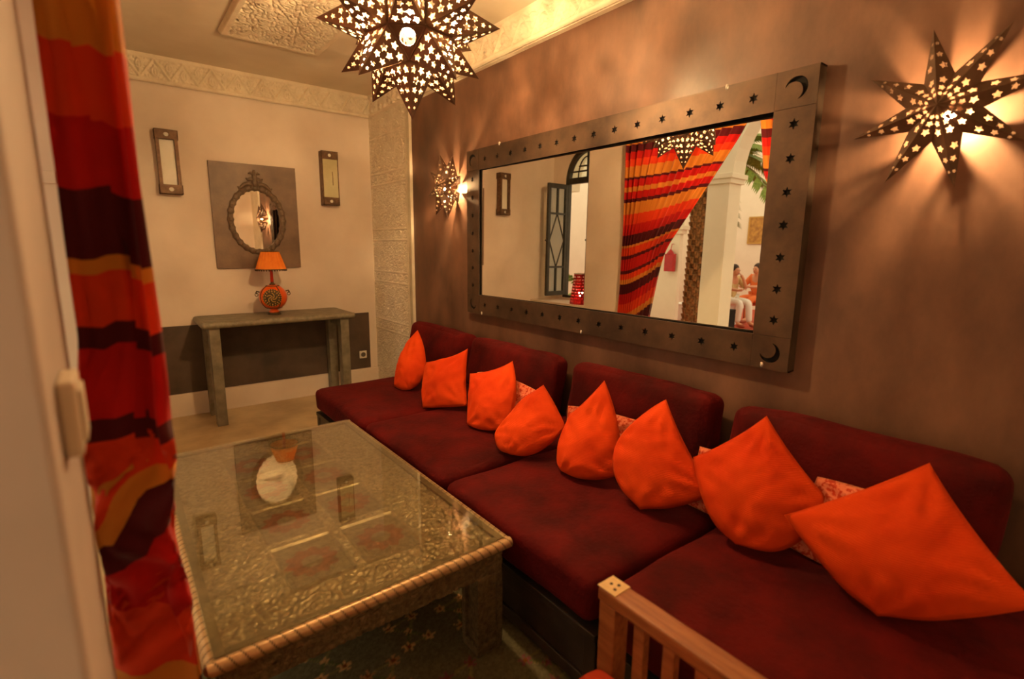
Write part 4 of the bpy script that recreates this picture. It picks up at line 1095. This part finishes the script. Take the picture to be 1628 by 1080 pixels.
def body(name, joints, edges, rad, mat_, root=None, parent=None, sub=2):
    me = bpy.data.meshes.new(name); keys = list(joints); me.from_pydata([joints[k] for k in keys], [(keys.index(a_), keys.index(b_)) for a_, b_ in edges], [])
    o = bpy.data.objects.new(name, me); col.objects.link(o)
    sk = o.modifiers.new('skin', 'SKIN'); sk.use_smooth_shade = True
    for i_, k in enumerate(keys):
        d_ = me.skin_vertices[0].data[i_]; r_ = rad[k]; d_.radius = (r_, r_) if not hasattr(r_, '__len__') else r_
        d_.use_root = (k == (root or keys[0]))
    ss = o.modifiers.new('sub', 'SUBSURF'); ss.levels = sub; ss.render_levels = sub
    me.materials.append(mat_)
    if parent: o.parent = parent
    return o
def seated(loc, rz, shirt, trousers, label, chin=True):
    """a seated figure; local +x is forward, seat at z=.45"""
    e = empty('person', loc, rz); tag(e, label, 'person')
    J = dict(pelvis=(0,0,.54), waist=(.03,0,.70), chest=(.08,0,.92), neck=(.13,0,1.07), head=(.15,0,1.17), crown=(.145,0,1.255),
             shl=(.08,.18,1.00), ell=(.24,.24,.80), wrl=(.42,.16,.78), hal=(.49,.13,.80),
             shr=(.08,-.18,1.00), elr=(.30,-.20,.80), wrr=(.28,-.09,1.03) if chin else (.46,-.12,.80), har=(.25,-.05,1.09) if chin else (.53,-.09,.81),
             hipl=(.02,.10,.52), knl=(.46,.13,.53), anl=(.42,.13,.10), tol=(.58,.14,.045),
             hipr=(.02,-.10,.52), knr=(.45,-.13,.53), anr=(.50,-.13,.10), tor=(.66,-.14,.045))
    R_ = dict(pelvis=(.13,.16), waist=(.11,.14), chest=(.11,.16), neck=.052, head=.082, crown=.072, shl=.058, ell=.042, wrl=.030, hal=.034, shr=.058, elr=.042, wrr=.030, har=.034,
              hipl=.088, knl=.060, anl=.040, tol=.036, hipr=.088, knr=.060, anr=.040, tor=.036)
    E_ = [('pelvis','waist'),('waist','chest'),('chest','neck'),('neck','head'),('head','crown'),('chest','shl'),('shl','ell'),('ell','wrl'),('wrl','hal'),('chest','shr'),('shr','elr'),('elr','wrr'),('wrr','har'),
          ('pelvis','hipl'),('hipl','knl'),('knl','anl'),('anl','tol'),('pelvis','hipr'),('hipr','knr'),('knr','anr'),('anr','tor')]
    body('body', J, E_, R_, M['skin'], 'pelvis', e)
    sub_ = lambda ks: {k: J[k] for k in ks}
    tk = ['waist','chest','neck2','shl','ell','shr','elr']; J2 = sub_(['pelvis','waist','chest','shl','ell','shr','elr']); J2['pelvis'] = (0,0,.58)
    body('shirt', J2, [('pelvis','waist'),('waist','chest'),('chest','shl'),('shl','ell'),('chest','shr'),('shr','elr')],
         dict(pelvis=(.15,.18), waist=(.135,.165), chest=(.135,.18), shl=.078, ell=.056, shr=.078, elr=.056), shirt, 'pelvis', e)
    J3 = sub_(['pelvis','hipl','knl','anl','hipr','knr','anr'])
    body('trousers', J3, [('pelvis','hipl'),('hipl','knl'),('knl','anl'),('pelvis','hipr'),('hipr','knr'),('knr','anr')],
         dict(pelvis=(.15,.17), hipl=.105, knl=.080, anl=.062, hipr=.105, knr=.080, anr=.062), trousers, 'pelvis', e)
    hb = MB(); hb.sphere((.125, 0, 1.215), .098, 16, 10, (1.0, .86, 1.05)); h_ = hb.build('hair', M['hair'], e, smooth=True)
    fc = MB(); fc.sphere((.185, 0, 1.165), .075, 14, 10, (.75, .88, 1.25)); fc.sphere((.243, 0, 1.16), .014, 8, 6, (1, .8, 1.4))
    for s_ in (-1, 1): fc.sphere((.135, s_*.082, 1.165), .018, 8, 6, (.8, .5, 1.4))
    fc.build('face', M['skin'], e, smooth=True)
    ey = MB()
    for s_ in (-1, 1): ey.sphere((.236, s_*.030, 1.185), .009, 8, 6)
    ey.sphere((.238, 0, 1.118), .012, 8, 6, (.5, 1.8, .5)); ey.build('eyes_and_mouth', M['hair'], e)
    for nm, hx in (('hal', J['hal']), ('har', J['har'])):
        s_ = 1 if nm == 'hal' else -1; wx = J['wrl' if nm == 'hal' else 'wrr']; d_ = (Vector(hx)-Vector(wx)).normalized()
        sd = d_.cross(Vector((0,0,1)) if abs(d_.z) < .8 else Vector((1,0,0))).normalized(); fg = MB()
        for q, l_ in zip((-1.5,-.5,.5,1.5), (.058,.070,.066,.050)):
            p0 = Vector(hx)+d_*.02+sd*q*.014; p1 = p0+d_*l_*.5; p2 = p1+d_*l_*.35+Vector((0,0,-.018)); fg.tube([p0,p1,p2], [.009,.008,.006], 6)
        p0 = Vector(hx)-d_*.01+sd*.022; fg.tube([p0, p0+sd*.02+d_*.02, p0+sd*.028+d_*.045], [.010,.009,.007], 6)
        fg.build('fingers', M['skin'], e, smooth=True)
    so = MB()
    for p_, a_ in (('tol','anl'), ('tor','anr')):
        q = J[p_]; a2 = J[a_]; so.sphere(((q[0]+a2[0])/2+.03, q[1], .045), .05, 12, 8, (2.2, .85, .8))
    so.build('shoes', M['redwood'], e, smooth=True)
    return e
def slat_chair(loc, rz, label):
    e = empty('slatted_chair', loc, rz); tag(e, label, 'chair', 'chairs in the courtyard')
    MB().box(-.22, .24, -.23, .23, .42, .45, .005).build('seat', M['redwood'], e)
    for sx in (-.20, .20):
        for sy in (-.21, .21): MB().box(sx-.02, sx+.02, sy-.02, sy+.02, 0, .42 if sx > 0 else .92).build('leg', M['redwood'], e)
    MB().box(-.22, -.18, -.19, .19, .87, .92).build('top_rail', M['redwood'], e)
    for k in range(6): MB().box(-.21, -.19, -.165+k*.062, -.145+k*.062, .45, .87).build('back_slat', M['redwood'], e)
    return e
e = empty('white_bench', (-6.35, 5.89, ZF)); tag(e, 'white masonry bench under the person in the pale shirt, seen in the mirror', 'bench')
MB().box(-.28, .25, -.42, .9, 0, .36, .02).build('base', M['whitecloth'], e); MB().box(-.30, .27, -.44, .92, .36, .39, .01).build('seat_slab', M['whitecloth'], e)
seated((-6.33, 5.60, ZF+.01), -PI/2+.25, M['shirt'], M['whitecloth'], 'person in pale shirt and white trousers seated with chin on hand, seen in the mirror')
slat_chair((-7.35, 5.36, ZF), .25, 'red-brown slatted chair under the person in orange, seen in the mirror')
seated((-7.30, 5.36, ZF+.03), .25, M['orangecloth'], M['orangecloth'], 'person in orange seated farther back in the courtyard, seen in the mirror', False)
e = empty('black_grille_box', (-5.0, 4.84, ZF)); tag(e, 'small black slatted box standing on the courtyard floor, seen in the mirror', 'box')
MB().box(-.10, .10, -.07, .07, 0, .50, .008).build('case', M['black'], e)
for k in range(9): MB().box(.10, .106, -.055, .055, .04+k*.05, .06+k*.05).build('grille_bar', M['dark_plastic'], e)
e = empty('framed_picture', (-9.985, 6.72, 2.06)); tag(e, 'framed ochre picture on the bright courtyard wall, seen in the mirror', 'picture')
MB().box(-.012, .02, -.30, .30, -.33, .33).build('canvas', M['artwork'], e)
fm = MB(); fm.box(-.012, .03, -.34, -.30, -.37, .37); fm.box(-.012, .03, .30, .34, -.37, .37); fm.box(-.012, .03, -.30, .30, -.37, -.33); fm.box(-.012, .03, -.30, .30, .33, .37); fm.build('frame', M['gilt'], e)
e = empty('potted_plant', (-1.25, 5.52, 0)); tag(e, 'leafy green potted plant outside the window, seen in the mirror', 'plant')
MB().lathe([(.12,0),(.17,.36),(.19,.40),(.17,.40)], n=20).build('pot', M['terracotta'], e, smooth=True)
for k in range(46):
    a0 = k*2.4; rr = .05+.16*((k*.618) % 1); z0 = .40+.75*((k*.381) % 1); L = .16
    p = Vector((rr*math.cos(a0), rr*math.sin(a0), z0)); d = Vector((math.cos(a0), math.sin(a0), .5)).normalized(); sd = Vector((-math.sin(a0), math.cos(a0), 0))*.045
    MB().add([p, p+d*L*.5+sd, p+d*L, p+d*L*.5-sd, p+d*L*.5+Vector((0,0,.015))], [(0,1,4),(1,2,4),(2,3,4),(3,0,4)]).build('leaf', M['leaf'], e, fixn=False)
MB().tube([(0,0,.38), (.02,0,.8), (0,.02,1.15)], [.02,.015,.008], 8).build('stem', M['bark'], e)

def added_globe_lamp(x, y, z, label):  # added lamps, out of view, put in to brighten the courtyard
    e = empty('added_courtyard_lamp', (x, y, z)); tag(e, label, 'lamp', 'added unseen lamps lighting the courtyard')
    MB().sphere((0,0,0), .14, 16, 10).build('globe', M['globe'], e, smooth=True)
    MB().tube([(0,0,.13), (0,0,.9)], .012, 8).build('stem', M['iron'], e); MB().lathe([(.05,.12),(.05,.17),(.02,.19)], n=16).build('collar', M['iron'], e)
M['globe'] = mat('added_lamp_globe', (.9,.85,.75), emit=((1,.84,.60), 130))  # glow of the added, unseen courtyard lamps
added_globe_lamp(-6.6, 3.6, 3.9, 'added unseen globe lamp lighting the courtyard in front of the gallery')
added_globe_lamp(-6.6, 7.4, 3.9, 'added unseen globe lamp lighting the courtyard towards its side wall')
